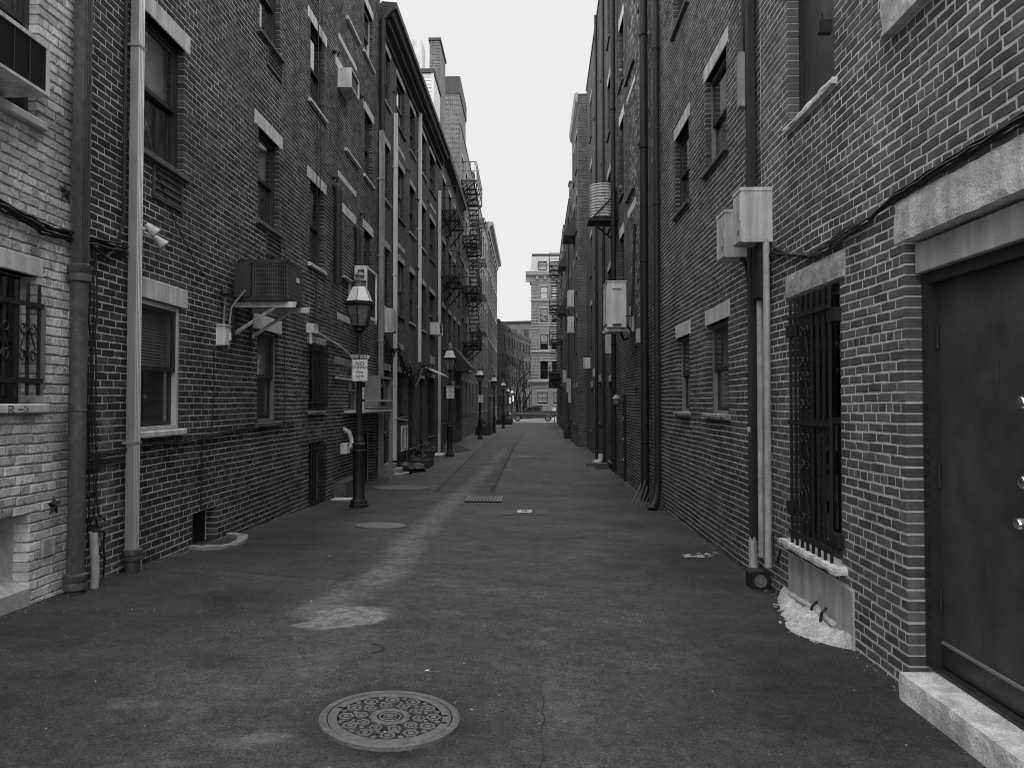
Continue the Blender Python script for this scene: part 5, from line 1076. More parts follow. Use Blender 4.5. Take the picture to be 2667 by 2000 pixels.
pipe('fat_conduit', 'fat dark conduit running up from the grey cabinets', [R_.p(7.98, 3.72, .055), R_.p(7.98, 4.8, .055), R_.p(7.98, 5.35, .055), R_.p(7.98, 13, .055)], .045, 'iron_dark', straps=(4.0, 4.4, 6.0))
m = MB(); m.bbox(R_, 8.0, 8.13, 4.79, 5.36, .05, .15, .008); tag(m.build('conduit_cover', 'galvanised_dull', None), 'grey sheet metal cover over the fat dark conduit', 'conduit cover')
pipe('thin_bent_conduit', 'thin black conduit bending into the grey conduit cover', [R_.p(8.08, 5.36, .1), R_.p(8.14, 5.6, .08), R_.p(8.16, 5.9, .06), R_.p(8.16, 13, .06)], .026, 'iron_black')
for s, z in ((5.98, 4.63),): m = MB(); m.bbox(R_, s-.03, s+.03, z-.06, z+.04, .0, .10, .008); m.tube([R_.p(s, z+.02, .07), R_.p(s, z+.1, .07)], .012, 6); tag(m.build('shutter_pintle', 'iron_black', None), 'black iron shutter pintle beside the upper boarded window', 'pintle')
# big drain pipes
pipe('square_drainpipe', 'big dark drainpipe at the joint of the two brick buildings, ending in an elbow', [R_.p(13.7, .3, .07), R_.p(13.7, 13.2, .07)], .056, 'iron_dark', hubs=[(2.35, .066, .06), (5.2, .066, .06), (8.0, .066, .06)])
m = MB(); m.tube([R_.p(13.7, .35, .07), R_.p(13.66, .1, .09), R_.p(13.55, -.08, .15), R_.p(13.42, -.18, .22)], [.062, .066, .075, .085], 12); tag(m.build('pipe_shoe', 'iron_black', None, smooth=True), 'black shoe kicking out at the foot of the big drainpipe', 'pipe')
pipe('round_drainpipe', 'second big dark drainpipe on the patched brick building', [R_.p(14.85, -.2, .12), R_.p(14.85, 15.4, .12)], .08, 'iron_black', hubs=[(.9, .092, .05), (4.4, .092, .05), (6.6, .092, .05), (8.8, .092, .05)])
pipe('far_drainpipe', 'dark drainpipe beside the slatted drum', [R_.p(20.2, -.1, .12), R_.p(20.2, 15.6, .12)], .065, 'iron_black', hubs=[(3.2, .078, .06), (9.4, .078, .06)])
for s, lb in ((24.0, 'dark drainpipe on the tall brick building past the drum'), (27.2, 'dark drainpipe nearer the projecting building')): pipe('far_drainpipe', lb, [FR4.p(s, -.3, .07), FR4.p(s, 15.5, .07)], .05, 'iron_dark')
pipe('far_drainpipe', 'drainpipe at the near corner of the low brick building', [(2.32, 40.3, -.35), (2.32, 40.3, 12.9)], .09, 'cast_iron'); pipe('far_drainpipe', 'drainpipe between the low and the middle brick buildings', [(2.4, 46.8, -.4), (2.4, 46.8, 13)], .09, 'cast_iron')
m = MB()
for k in range(5): m.tube([R_.p(13.9+.05*k, -.2, .3+.05*k), R_.p(13.75+.08*k, .1+.1*(k % 3), .2+.03*k)], .012, 5)
tag(m.build('wire_scraps', 'cable_grey', None), 'scraps of bent wire by the pipe shoe', 'wire')
# heat pump on the right wall
T = thing('wall_heat_pump', 'large pale heat pump bracketed high on the patched brick wall', 'heat pump', (2.0, 17.4, 3.2))
x0, x1, y0, y1, z0, z1 = 1.74, 2.16, 16.95, 17.75, 3.36, 4.36
m = MB(); m.box(x0, x1, y0, y1, z0, z1); m.build('casing', 'metal_white', T); m = MB(); m.box(x0+.1, x0+.32, y0-.018, y0, z0+.06, z1-.1); m.build('side_panel', 'metal_white', T)
m = MB(); m.box(x0+.11, x0+.31, y0-.05, y0-.018, z1-.16, z1-.12); m.build('handle', 'pvc_white', T); m = MB(); m.box(x0-.02, x0, y0+.06, y1-.06, z0+.08, z1-.08); m.build('fan_guard', 'metal_grey', T)
m = MB(); m.box(x0-.02, x1+.02, y0-.02, y1+.02, z1, z1+.02); m.build('lid', 'metal_white', T); m = MB(); m.box(x0+.12, x0+.3, y0-.03, y0-.018, z0+.03, z0+.07); m.build('cover', 'metal_dark', T)
for y in (17.1, 17.6): m = MB(); m.box(1.7, 2.35, y-.025, y+.025, 3.27, 3.34); m.box(2.30, 2.352, y-.025, y+.025, 3.34, 3.9); m.build('bracket', 'metal_grey', T)
cable('refrigerant_lines', 'insulated lines looping from the heat pump into the wall', [[(2.1, 17.0, 3.5), (2.25, 16.95, 3.3), (2.32, 16.9, 3.0), (2.33, 16.7, 2.9)], [(2.1, 17.0, 3.6), (2.28, 16.9, 3.6), (2.3, 16.8, 4.4), (2.33, 16.8, 5.6)], [(2.05, 17.2, 3.3), (2.15, 17.3, 3.1), (2.25, 17.4, 3.15)]], .03)
m = MB(); m.bbox(R_, 16.1, 16.35, 2.95, 3.25, .0, .08, .01); tag(m.build('switch_box', 'metal_grey', None), 'small grey switch box under the heat pump lines', 'electrical box')
T = thing('meter_box', 'pale meter box on the wall below the heat pump', 'electrical box', FR4.p(21.3, 2.6, .1)); m = MB(); m.bbox(FR4, 21.0, 21.45, 3.04, 3.56, .0, .24, .012); m.build('case', 'metal_grey', T)
# slatted drum
T = thing('slatted_drum', 'round slatted metal drum on a bracket high on the right wall', 'condenser', (1.98, 20.9, 6.55)); c = (1.985, 20.6, 6.62)
m = MB(); m.lathe(c, [(.30, 0), (.30, .86)], 28); m.build('drum', 'metal_dark', T, smooth=True)
for k in range(11): m = MB(); z = .01+k*.077; m.lathe((c[0], c[1], c[2]+z), [(.325, 0), (.335, .012), (.335, .054), (.318, .064)], 28); m.build('slat', 'metal_grey', T, smooth=True)
m = MB(); m.lathe((c[0], c[1], c[2]+.86), [(.34, 0), (.34, .03), (.2, .06), (.05, .065)], 28); m.build('lid', 'metal_grey', T, smooth=True); m = MB(); m.lathe((c[0], c[1], c[2]-.06), [(.33, 0), (.34, .055)], 28); m.build('base_pan', 'metal_dark', T)
m = MB(); m.box(1.6, 2.35, 20.25, 20.95, 6.50, 6.555); m.build('platform', 'iron_black', T); m = MB(); m.tube([(1.68, 20.24, 6.55), (2.34, 20.24, 7.25)], .02, 6); m.build('brace', 'iron_black', T); m = MB(); m.tube([(2.34, 20.6, 6.0), (1.75, 20.6, 6.5)], .025, 6); m.build('brace', 'iron_black', T)
m = MB(); m.box(1.86, 2.0, 20.262, 20.27, 7.07, 7.1); m.build('nameplate', 'metal_white', T)
# alarm bell light
T = thing('wall_bell', 'small domed bell lamp with a pale cap on the patched wall', 'bell', R_.p(19.3, 1.6, .1)); m = MB(); P = R_.p(19.25, 1.62, .16); m.lathe(P, [(.05, 0), (.1, .04), (.1, .14), (.07, .17)], 14); m.build('body', 'iron_worn', T, smooth=True); m = MB(); m.lathe((P[0], P[1], P[2]+.17), [(.12, 0), (.1, .03), (.02, .11)], 14); m.build('cap', 'galvanised_dull', T, smooth=True); m = MB(); m.tube([P, R_.p(19.25, 1.7, -.01)], .02, 6); m.build('arm', 'iron_black', T)
pipe('strapped_conduit', 'thin dark conduit with pale clips on the patched wall', [R_.p(18.7, -.2, .03), R_.p(18.7, 1.9, .03)], .028, 'iron_black'); 
for z in (.3, .8, 1.3): m = MB(); m.bbox(R_, 18.66, 18.74, z, z+.05, .055, .07, .004); tag(m.build('pipe_clip', 'metal_white', None), 'pale clip on the thin dark conduit of the patched wall', 'clip', 'clips on the thin conduit')
m = MB(); m.tube([(2.24, 23.9, gz(2.2, 23.9)+.35), (2.24, 23.9, gz(2.2, 23.9)+.2), (2.22, 23.88, gz(2.2, 23.9)+.12), (2.12, 23.85, gz(2.2, 23.9)+.09), (2.0, 23.8, gz(2.2, 23.9)+.09)], .075, 12); tag(m.build('plastic_elbow', 'pvc_white', None, smooth=True), 'white plastic drain elbow at the foot of the right wall', 'pipe')
m = MB(); m.box(1.75, 2.1, 23.4, 23.6, gz(2, 23.5)-.01, gz(2, 23.5)+.1); m.box(1.95, 2.3, 22.4, 22.8, gz(2, 22.6)-.01, gz(2, 22.6)+.16); tag(m.build('brick_rubble', 'sill_dark', None), 'loose dark blocks lying by the white elbow', 'blocks')
# far right: heat pumps, boxes, fire escape
F6r = FA(2.42, 39.55, 2.5, 47, -1); F7r = FA(2.5, 47.05, 2.62, 57, -1); F8r = FA(2.62, 57.05, 3.15, 86, -1)
F5r = FA(2.22, 34.2, 2.27, 39.5, -1)
for z, lb in ((6.37, 'upper of the pale heat pumps on the projecting building'), (5.11, 'lower of the pale heat pumps on the projecting building')):
    T = thing('far_heat_pump', lb, 'heat pump', F5r.p(37.2, z-.1, .2), 'heat pumps one above the other'); m = MB(); m.bbox(F5r, 37.0, 37.85, z, z+.74, .04, .34, .015); m.build('casing', 'metal_white', T); m = MB(); m.tube([F5r.p(36.99, z+.5, .12), F5r.p(36.95, z+.42, .18), F5r.p(36.95, z+.15, .16)], .02, 6); m.build('hose', 'metal_grey', T); m = MB(); m.fbox(F5r, 37.0, 37.85, z-.06, z-.01, .0, .38); m.build('bracket', 'metal_grey', T)
for F, s, z, w, h, d, lb in ((FR4, 31.8, 3.1, .35, .45, .28, 'pale flat cabinet on the tall brick building'), (F6r, 44.6, 2.3, .5, .8, .25, 'pale cabinet on the low brick building'), (FR4, 28.2, 2.65, .3, .3, .12, 'small white box on the tall brick building'), (F6r, 41, 1.7, .5, .6, .3, 'grey box low on the low brick building'), (F7r, 50, 3.0, .5, .8, .3, 'pale cabinet on the middle brick building')):
    m = MB(); m.bbox(F, s, s+w, z, z+h, .0, d, .012); tag(m.build('wall_cabinet', 'metal_grey', None), lb, 'electrical box')
T = thing('far_fire_escape', 'black iron fire escape stacked up the end building on the right', 'fire escape', F8r.p(62, 2, 0))
for z in (12.5, 9.3, 6.6, 3.6): platform(T, F8r, 60.5, 65.5, z, 1.0, nb=11, slats=True)
for z0, z1 in ((9.3, 12.5), (6.6, 9.3), (3.6, 6.6)):
    for k in range(12): m = MB(); s = 61+3.6*k/12; z = z0+.1+(z1-z0)*k/12; m.fbox(F8r, s-.1, s+.12, z, z+.04, .3, .9); m.build('tread', 'iron_black', T)
T = thing('bay_box', 'dark boxed bay overhanging the far end of the right row', 'bay window', F8r.p(70, 2, .5)); m = MB(); m.bbox(F8r, 68, 71, 3.0, 4.3, .0, 1.0, .03); m.build('box', 'paint_dark', T); m = MB(); m.fbox(F8r, 67.9, 71.1, 4.3, 4.4, 0, 1.05); m.build('cap', 'frame_grey', T)
for a, b, z, d, lb in ((36.3, 38.3, 9.9, .55, 'dark sloping shutter canopy on the projecting building'), (48.5, 50.5, 10.6, .6, 'upper dark canopy on the middle brick building'), (50.8, 53, 7.9, .6, 'lower dark canopy on the middle brick building')):
    F = FA(2.22, 34.2, 2.27, 39.5, -1) if a < 40 else F7r; m = MB(); m.prismF(F, [(0, z+.9), (d, z-.2), (d, z-.3), (0, z-.3)], a, b); tag(m.build('sloped_canopy', 'paint_dark', None), lb, 'canopy')
chimney(2.55, 3.3, 47.1, 48.0, 14.2, 15.2, 'small chimney on the middle brick building'); chimney(2.48, 3.2, 39.6, 41.2, 13.1, 14.0, 'small chimney on the low brick building')
# ---------------------------------------------------------------- street furniture
def text_mesh(body, size, cx, z, F3, mat, parent, name='lettering', sx=1.0):
    cu = bpy.data.curves.new('t', 'FONT'); cu.body = body; cu.size = size; cu.align_x = 'CENTER'; cu.align_y = 'CENTER'; cu.extrude = .0006; cu.offset = size*.012; cu.resolution_u = 2
    o = bpy.data.objects.new('t', cu); COL.objects.link(o); bpy.context.view_layer.update()
    me = bpy.data.meshes.new_from_object(o.evaluated_get(bpy.context.evaluated_depsgraph_get())); bpy.data.objects.remove(o)
    for v in me.vertices: v.co = F3(cx+v.co.x*sx, z+v.co.y, v.co.z)
    me.materials.clear(); me.materials.append(MATS[mat]); q = bpy.data.objects.new(name, me); COL.objects.link(q); q.parent = parent; return q
T = thing('gas_lamp_post', 'lamp', 'street lamp', (0, 0, 0), 'row of gas style lamp posts down the left side'); LAMP = T
m = MB(); m.lathe((0, 0, -.05), [(.165, 0), (.165, .10), (.15, .115), (.145, .16), (.12, .19)], 8, R(22.5)); m.build('plinth', 'iron_black', T)
m = MB(); m.lathe((0, 0, .13), [(.112, 0), (.1, .02), (.1, .78), (.114, .80), (.114, .83), (.085, .86), (.112, .90), (.116, .94), (.09, .97), (.094, 1.0), (.07, 1.04), (.058, 1.1)], 16); m.build('base_column', 'iron_black', T, smooth=True)
m = MB(); m.lathe((0, 0, 1.2), [(.058, 0), (.052, .3), (.045, 1.35), (.058, 1.37), (.058, 1.42), (.045, 1.44), (.042, 1.75), (.09, 1.80), (.09, 1.84), (.05, 1.88)], 16); m.build('shaft', 'iron_black', T, smooth=True)
LN = thing; ph = R(30)
m = MB(); m.lathe((0, 0, 3.06), [(.13, 0), (.14, .02)], 6, ph); m.lathe((0, 0, 3.42), [(.25, 0), (.275, .015), (.275, .06), (.245, .075)], 6, ph)
for k in range(6): a = ph+k*math.pi/3; m.tube([(.128*math.cos(a), .128*math.sin(a), 3.075), (.232*math.cos(a), .232*math.sin(a), 3.425)], .011, 5)
LF = m.build('lantern_frame', 'iron_black', T)
for k in range(6):
    a, b = ph+k*math.pi/3, ph+(k+1)*math.pi/3; m = MB(); m.add([(.122*math.cos(a), .122*math.sin(a), 3.082), (.122*math.cos(b), .122*math.sin(b), 3.082), (.224*math.cos(b), .224*math.sin(b), 3.418), (.224*math.cos(a), .224*math.sin(a), 3.418)], [(0, 1, 2, 3)]); m.build('pane', 'lamp_glass', LF, fix=False)
m = MB(); m.lathe((0, 0, 3.49), [(.235, 0), (.125, .25)], 6, ph); H = m.build('hood', 'hood_white', T)
for k in range(6): a = ph+k*math.pi/3; m = MB(); m.tube([(.237*math.cos(a), .237*math.sin(a), 3.492), (.128*math.cos(a), .128*math.sin(a), 3.742)], .007, 5); m.build('rib', 'iron_worn', H)
m = MB(); m.lathe((0, 0, 3.735), [(.10, 0), (.10, .09), (.12, .10), (.12, .115), (.095, .14), (.085, .145), (.075, .15), (.075, .19), (.09, .195), (.085, .21), (.05, .255), (.02, .265), (.022, .28), (.028, .29), (.02, .305), (.005, .31)], 18); m.build('finial', 'iron_worn', T, smooth=True)
lamps = [(-2.88, 13.05, 'black gas style lamp post with the largest no-stopping sign, beside the bricked-up building'), (-2.78, 27.2, 'black gas style lamp post with a no-stopping sign, outside the corniced building'), (-2.64, 42.0, 'black gas style lamp post with a small sign, below the stair fire escape'),
         (-2.3, 51.8, 'black gas style lamp post rising from behind the long evergreen planter'), (-2.05, 63, 'black gas style lamp post on bare pavement past the long planter'), (-2.3, 87.5, 'black gas style lamp post at the mouth of the alley by the pickup'), (-2.2, 104, 'black gas style lamp post across the street behind the pickup bonnet'), (3.45, 105, 'black gas style lamp post in front of the stone corner building')]
for i, (x, y, lb) in enumerate(lamps):
    zz = gz(x, y) if y < 90 else -.5; q = LAMP if i == 0 else copy_tree(LAMP, None)
    q.location = (x, y, zz); q['label'] = lb
def parking_sign(x, y, z, w, h, label, text=True):
    T = thing('no_stopping_sign', label, 'sign', (x, y, z), 'no stopping signs on the lamp posts' if text else 'parking signs at the street corner')
    P = lambda a, zz, d: (a, y-d-z*0, zz)
    m = MB(); pl = [(px, pz) for px, pz in rrect(x-w/2, x+w/2, z, z+h, .03, 4)]; m.extr(pl, lambda p, k: (p[0], y-.004*k, p[1])); pt = m.build('plate', 'sign_white', T)
    if text:
        m = MB(); o = rrect(x-w/2+.006, x+w/2-.006, z+.006, z+h-.006, .026, 4); i_ = rrect(x-w/2+.011, x+w/2-.011, z+.011, z+h-.011, .022, 4); n = len(o)
        m.add([(p[0], y-.0055, p[1]) for p in o]+[(p[0], y-.0055, p[1]) for p in i_], [(k, (k+1) % n, n+(k+1) % n, n+k) for k in range(n)]); m.build('border', 'sign_ink', pt, fix=False)
        m = MB(); m.box(x-w/2+.012, x+w/2-.012, y-.006, y-.0041, z+h*.815, z+h-.012); m.build('header_band', 'sign_ink', pt)
        G = lambda a, b, d: Vector((a-x, y-.0075-d-y, b-z))
        for body, sz, zc, mt_, sx in (('TOW ZONE', .066, .895, 'sign_white', .92), ('NO', .092, .655, 'sign_ink', 1), ('STOPPING', .064, .51, 'sign_ink', .95), ('Fire', .068, .335, 'sign_ink', 1.05), ('Lane', .068, .205, 'sign_ink', 1.05)):
            text_mesh(body, sz*h/.45, x, z+h*zc, G, mt_, pt, sx=sx)
        m = MB(); m.tube([(x, y-.004, z+h*.075), (x, y-.012, z+h*.075)], .007, 8); m.build('bolt', 'iron_dark', T); m = MB(); m.box(x-.035, x+.035, y-.0065, y-.0042, z+h*.03, z+h*.045); m.build('print_line', 'sign_ink', pt)
        m = MB(); m.box(x-.012, x+.012, y, y+.12, z+h*.45, z+h*.52); m.build('clamp', 'iron_dark', T)
parking_sign(-2.85, 12.95, 2.13+gz(-2.85, 13), .275, .455, 'white tow zone no stopping fire lane sign on the post by the bricked-up building')
parking_sign(-2.75, 27.05, 2.05+gz(-2.75, 27), .275, .455, 'white tow zone no stopping fire lane sign on the post by the corniced building')
parking_sign(-2.60, 41.86, 2.0+gz(-2.6, 42), .275, .455, 'white tow zone no stopping fire lane sign below the stair fire escape')
for x, lb in ((-2.45, 'narrow white parking sign across the street, lower of the two'), (-2.05, 'narrow white parking sign across the street, taller of the two')): parking_sign(x, 103.85, 1.55+(.25 if x > -2.2 else 0), .22, .85, lb, False)
# ---------------------------------------------------------------- ironwork in the road
def gplane(x, y): return gz(x, y)
C0 = (-.72, 4.03); T = thing('manhole_cover', 'worn iron manhole cover with a hexagon pattern in the foreground', 'manhole cover', (C0[0], C0[1], gz(*C0)))
tilt = (gz(C0[0]+.3, C0[1])-gz(C0[0]-.3, C0[1]))/.6; tily = (gz(C0[0], C0[1]+.3)-gz(C0[0], C0[1]-.3))/.6; Z0 = gz(*C0)-.006
def mp(x, y, z): return (C0[0]+x, C0[1]+y, Z0+tilt*x+tily*y+z)
def mlathe(prof, n=64):
    m = MB(); vs = []; fs = []
    for r, z in prof:
        for i in range(n): a = 2*math.pi*i/n; vs.append(mp(r*math.cos(a), r*math.sin(a), z))
    for k in range(len(prof)-1):
        for j in range(n): q = (j+1) % n; fs.append((k*n+j, k*n+q, (k+1)*n+q, (k+1)*n+j))
    return m.add(vs, fs)
mlathe([(.365, -.03), (.362, .012), (.350, .016), (.325, .016), (.321, .006), (.318, -.02)]).build('frame_ring', 'iron_worn', T, fix=False)
m = mlathe([(.3165, -.02), (.3165, .011), (.300, .013), (.272, .013), (.271, .0125)]); m.build('lid_rim', 'iron_worn', T, fix=False); m = mlathe([(.271, .0125), (.266, .002), (.0, .002)]); m.build('lid', 'iron_dark', T, fix=False)
def mpoly(pts, z0, z1, inner=None):
    m = MB(); n = len(pts)
    if inner is None: m.add([mp(x, y, z0) for x, y in pts]+[mp(x, y, z1) for x, y in pts], [tuple(range(n, 2*n))]+[(i, (i+1) % n, n+(i+1) % n, n+i) for i in range(n)])
    else: m.add([mp(x, y, z0) for x, y in pts]+[mp(x, y, z1) for x, y in pts]+[mp(x, y, z1) for x, y in inner]+[mp(x, y, z0) for x, y in inner], [(r*n+i, r*n+(i+1) % n, (r+1)*n+(i+1) % n, (r+1)*n+i) for r in range(3) for i in range(n)])
    return m
def hexp(cx, cy, r, a0): return [(cx+r*math.cos(a0+k*math.pi/3), cy+r*math.sin(a0+k*math.pi/3)) for k in range(6)]
for ring, n, rr, off in ((.150, 10, .037, 0), (.225, 12, .043, .12)):
    for k in range(n):
        a = off+2*math.pi*k/n; cx, cy = ring*math.cos(a), ring*math.sin(a)
        mpoly(hexp(cx, cy, rr, a), .002, .013, hexp(cx, cy, rr*.66, a)).build('hexagon_boss', 'iron_worn', T, fix=False); mpoly(hexp(cx, cy, rr*.4, a), .002, .012).build('hexagon_core', 'iron_worn', T, fix=False)
for k in range(12):
    a = .12+2*math.pi*(k+.5)/12
    for s in (.19, .252): mpoly(hexp(s*math.cos(a), s*math.sin(a), .013 if s < .2 else .016, a), .004, .0125).build('stud', 'iron_worn', T, fix=False)
g_ = [(.108*(1 if k % 2 else .92)*math.cos(math.pi*k/14), .108*(1 if k % 2 else .92)*math.sin(math.pi*k/14)) for k in range(28)]; gi = [(.070*math.cos(math.pi*k/14), .070*math.sin(math.pi*k/14)) for k in range(28)]
mpoly(g_, .002, .013, gi).build('gear_ring', 'iron_worn', T, fix=False); c1 = [(.060*math.cos(math.pi*k/14), .060*math.sin(math.pi*k/14)) for k in range(28)]; c2 = [(.050*math.cos(math.pi*k/14), .050*math.sin(math.pi*k/14)) for k in range(28)]
mpoly(c1, .002, .013, c2).build('inner_ring', 'iron_worn', T, fix=False)
sq = [(-.032, -.028), (.032, -.028), (.032, .028), (-.032, .028)]; mpoly(sq, .002, .013, [(x*.78, y*.76) for x, y in sq]).build('square_boss', 'iron_worn', T, fix=False); mpoly([(x*.55, y*.5) for x, y in sq], .004, .012).build('square_core', 'iron_worn', T, fix=False)
for a in (R(165), R(10), R(-8)):
    q = [(.286*math.cos(a)+.018*math.cos(t), .286*math.sin(a)+.010*math.sin(t)) for t in [2*math.pi*k/12 for k in range(12)]]; mpoly(q, .010, .0142).build('pick_hole', 'interior', T, fix=False)
def flat(name, label, pts, lift, mat, cat, thick=.03):
    m = MB(); n = len(pts); m.add([(x, y, gz(x, y)-thick) for x, y in pts]+[(x, y, gz(x, y)+lift) for x, y in pts], [tuple(range(n, 2*n))]+[(i, (i+1) % n, n+(i+1) % n, n+i) for i in range(n)]); return tag(m.build(name, mat, None), label, cat)
def disc(cx, cy, rx, ry, n=28): return [(cx+rx*math.cos(2*math.pi*k/n), cy+ry*math.sin(2*math.pi*k/n)) for k in range(n)]
flat('round_manhole_cover', 'plain round manhole lid in the road before the first lamp', disc(-2.07, 10.8, .36, .3), .016, 'iron_worn', 'manhole cover')
flat('asphalt_patch', 'round dark asphalt patch behind the first lamp post', disc(-2.75, 16.65, .62, .45), .012, 'sill_dark', 'patch')
flat('asphalt_patch', 'dark rectangular asphalt patch round the pale utility cover', [(-.42, 12.35), (.30, 12.5), (.34, 13.1), (-.38, 12.95)], .012, 'sill_dark', 'patch')
T = thing('utility_cover', 'pale rectangular utility cover with a dark rim and raised letters', 'utility cover', (-.06, 12.75, gz(0, 12.7))); q = [(-.22, 12.48), (.07, 12.53), (.10, 13.0), (-.19, 12.95)]
m = MB(); m.hexa([(x, y, gz(x, y)-.02) for x, y in q]+[(x, y, gz(x, y)+.022) for x, y in q]); m.build('rim', 'iron_dark', T); q2 = [(-.195, 12.515), (.05, 12.557), (.075, 12.965), (-.17, 12.923)]
m = MB(); m.hexa([(x, y, gz(x, y)-.01) for x, y in q2]+[(x, y, gz(x, y)+.027) for x, y in q2]); lid = m.build('lid', 'concrete_pale', T)
for k in range(3): m = MB(); y = 12.66+.08*k; m.box(-.10, -.02, y, y+.02, gz(-.06, y)+.02, gz(-.06, y)+.0305); m.build('letter_bar', 'iron_dark', lid)
for k in range(2): m = MB(); x = -.10+.07*k; m.box(x, x+.012, 12.66, 12.84, gz(x, 12.75)+.02, gz(x, 12.75)+.031); m.build('letter_bar', 'iron_dark', lid)
flat('utility_patch', 'flat grey cover and patch far down the middle of the alley', [(-.45, 27.0), (.75, 27.1), (.75, 27.9), (-.45, 27.8)], .012, 'sill_dark', 'patch'); flat('oval_manhole_cover', 'oval iron lid set in the far grey patch', disc(-.15, 27.4, .28, .3), .02, 'iron_worn', 'utility cover')
T = thing('drain_grate', 'square iron drain grate in the gutter line of the alley', 'drain grate', (-.83, 14.6, gz(-.8, 14.6)))
gx0, gx1, gy0, gy1 = -1.17, -.49, 14.15, 15.05
def gb(x0, x1, y0, y1, lo, hi, mat, nm, par=T):
    m = MB(); q = ((x0, y0), (x1, y0), (x1, y1), (x0, y1)); m.hexa([(x, y, gz(x, y)+lo) for x, y in q]+[(x, y, gz(x, y)+hi) for x, y in q]); m.build(nm, mat, par)
gb(gx0, gx1, gy0, gy1, -.03, .014, 'interior', 'pit')
for a in ((gx0, gx0+.05, gy0, gy1), (gx1-.05, gx1, gy0, gy1), (gx0+.05, gx1-.05, gy0, gy0+.06), (gx0+.05, gx1-.05, gy1-.06, gy1)): gb(*a, -.03, .030, 'iron_worn', 'rim')
for k in range(9): x = gx0+.05+(gx1-gx0-.1)*(k+.5)/9.0; gb(x-.013, x+.013, gy0+.06, gy1-.06, .0, .028, 'iron_worn', 'bar')
for k in range(4): y = gy0+.06+(gy1-gy0-.12)*(k+1)/5; gb(gx0+.05, gx1-.05, y-.03, y+.03, .0, .027, 'iron_worn', 'cross_bar')
# chalk drawing, wire and litter
rn = random.Random(12); m = MB()
for k in range(26):
    x = 1.80+rn.uniform(0, .42); y = 9.02+(x-1.8)*.5+rn.uniform(-.12, .12); l = rn.uniform(.04, .14); a = rn.uniform(.2, .8); w = .006
    q = [(x, y), (x+l*math.cos(a), y+l*math.sin(a)), (x+l*math.cos(a)-w, y+l*math.sin(a)+w*2), (x-w, y+2*w)]; m.add([(px, py, gz(px, py)+.014) for px, py in q], [(0, 1, 2, 3)])
tag(m.build('chalk_marks', 'hood_white', None, fix=False), 'scratchy white chalk marks on the asphalt by the right wall', 'chalk marks')
m = MB(); m.tube([(-1.07+.12*math.sin(a), 5.07+.10*math.cos(a), gz(-1, 5.1)+.014) for a in [R(10+16*k) for k in range(10)]], .003, 6); tag(m.build('bent_wire', 'cable_black', None), 'short bent black wire lying on the asphalt', 'wire')
for k in range(20):
    y = rn.choice([rn.uniform(3, 6), rn.uniform(4, 9), rn.uniform(8, 15)]); x = rn.uniform(-.55*y if y < 5 else -3.3, 2.0 if y > 4.5 else 1.3); s = rn.uniform(.004, .009)
    if abs(x+.72) < .4 and abs(y-4.03) < .45: continue
    m = MB(); z = gz(x, y)+.006; m.add([(x-s, y-s*.6, z), (x+s*.8, y-s*.8, z), (x+s, y+s*.7, z), (x-s*.7, y+s, z), (x+rn.uniform(-.3, .3)*s, y, z+s*.7)], [(0, 1, 4), (1, 2, 4), (2, 3, 4), (3, 0, 4), (3, 2, 1, 0)])
    tag(m.build('pebble', 'concrete_pale', None), 'tiny pale pebble lying on the dark asphalt', 'pebble', 'pale pebbles scattered on the asphalt')
for x, y in ((-.62, 4.72),):
    m = MB(); z = gz(x, y)+.012; m.add([(x-.012, y-.005, z), (x+.012, y-.008, z+.003), (x+.013, y+.006, z+.006), (x-.011, y+.008, z+.002)], [(0, 1, 2, 3)]); tag(m.build('paper_scrap', 'hood_white', None, fix=False), 'crumpled white paper scrap near the manhole cover', 'litter')
# ---------------------------------------------------------------- end of the alley
T = thing('pickup_truck', 'dark four-door pickup truck driving across the end of the alley', 'pickup truck', (0.2, 94.5, -.6))
def TX(u): return -2.36+u     # u: 0 front bumper .. 5.85 rear
yb0, yb1, zg = 93.6, 95.5, -.60
prof = [(.05, .55), (.0, .8), (.12, 1.05), (.45, 1.14), (1.45, 1.2), (5.8, 1.22), (5.85, 1.15), (5.85, .62), (5.6, .5), (5.35, .5)]
def arch(cx, r): return [(cx+r*math.cos(a), .42+r*math.sin(a)) for a in [math.pi*k/8 for k in range(9)]]
body = prof+arch(4.75, .47)+[(4.25, .40), (1.55, .40)]+arch(1.05, .47)+[(.55, .45)]
def taper(p, k): return (TX(p[0]), (yb0 if k else yb1)+(.06*(1 if k else -1) if p[1] > 1.0 else 0), zg+p[1])
m = MB(); m.extr(body, taper); m.build('body', 'truck_paint', T)
m = MB(); m.extr([(1.5, 1.2), (2.35, 1.84), (2.7, 1.9), (3.95, 1.9), (4.12, 1.84), (4.2, 1.22)], lambda p, k: (TX(p[0]), (yb0+.1+(.16 if p[1] > 1.5 else 0)) if k else (yb1-.1-(.16 if p[1] > 1.5 else 0)), zg+p[1])); CB = m.build('cab', 'truck_paint', T)
for q in ([(1.85, 1.25), (2.45, 1.77), (2.88, 1.79), (2.88, 1.25)], [(2.96, 1.25), (2.96, 1.79), (3.75, 1.79), (3.88, 1.25)]):
    m = MB(); m.add([(TX(u), yb0+.095+(.16*(z-1.2)/.65 if z > 1.3 else 0), zg+z) for u, z in q], [(0, 1, 2, 3)]); m.build('side_window', 'interior', CB, fix=False)
m = MB(); m.box(TX(1.62), TX(4.15), yb0+.25, yb1-.25, zg+1.25, zg+1.8); m.build('cabin_interior', 'interior', CB)
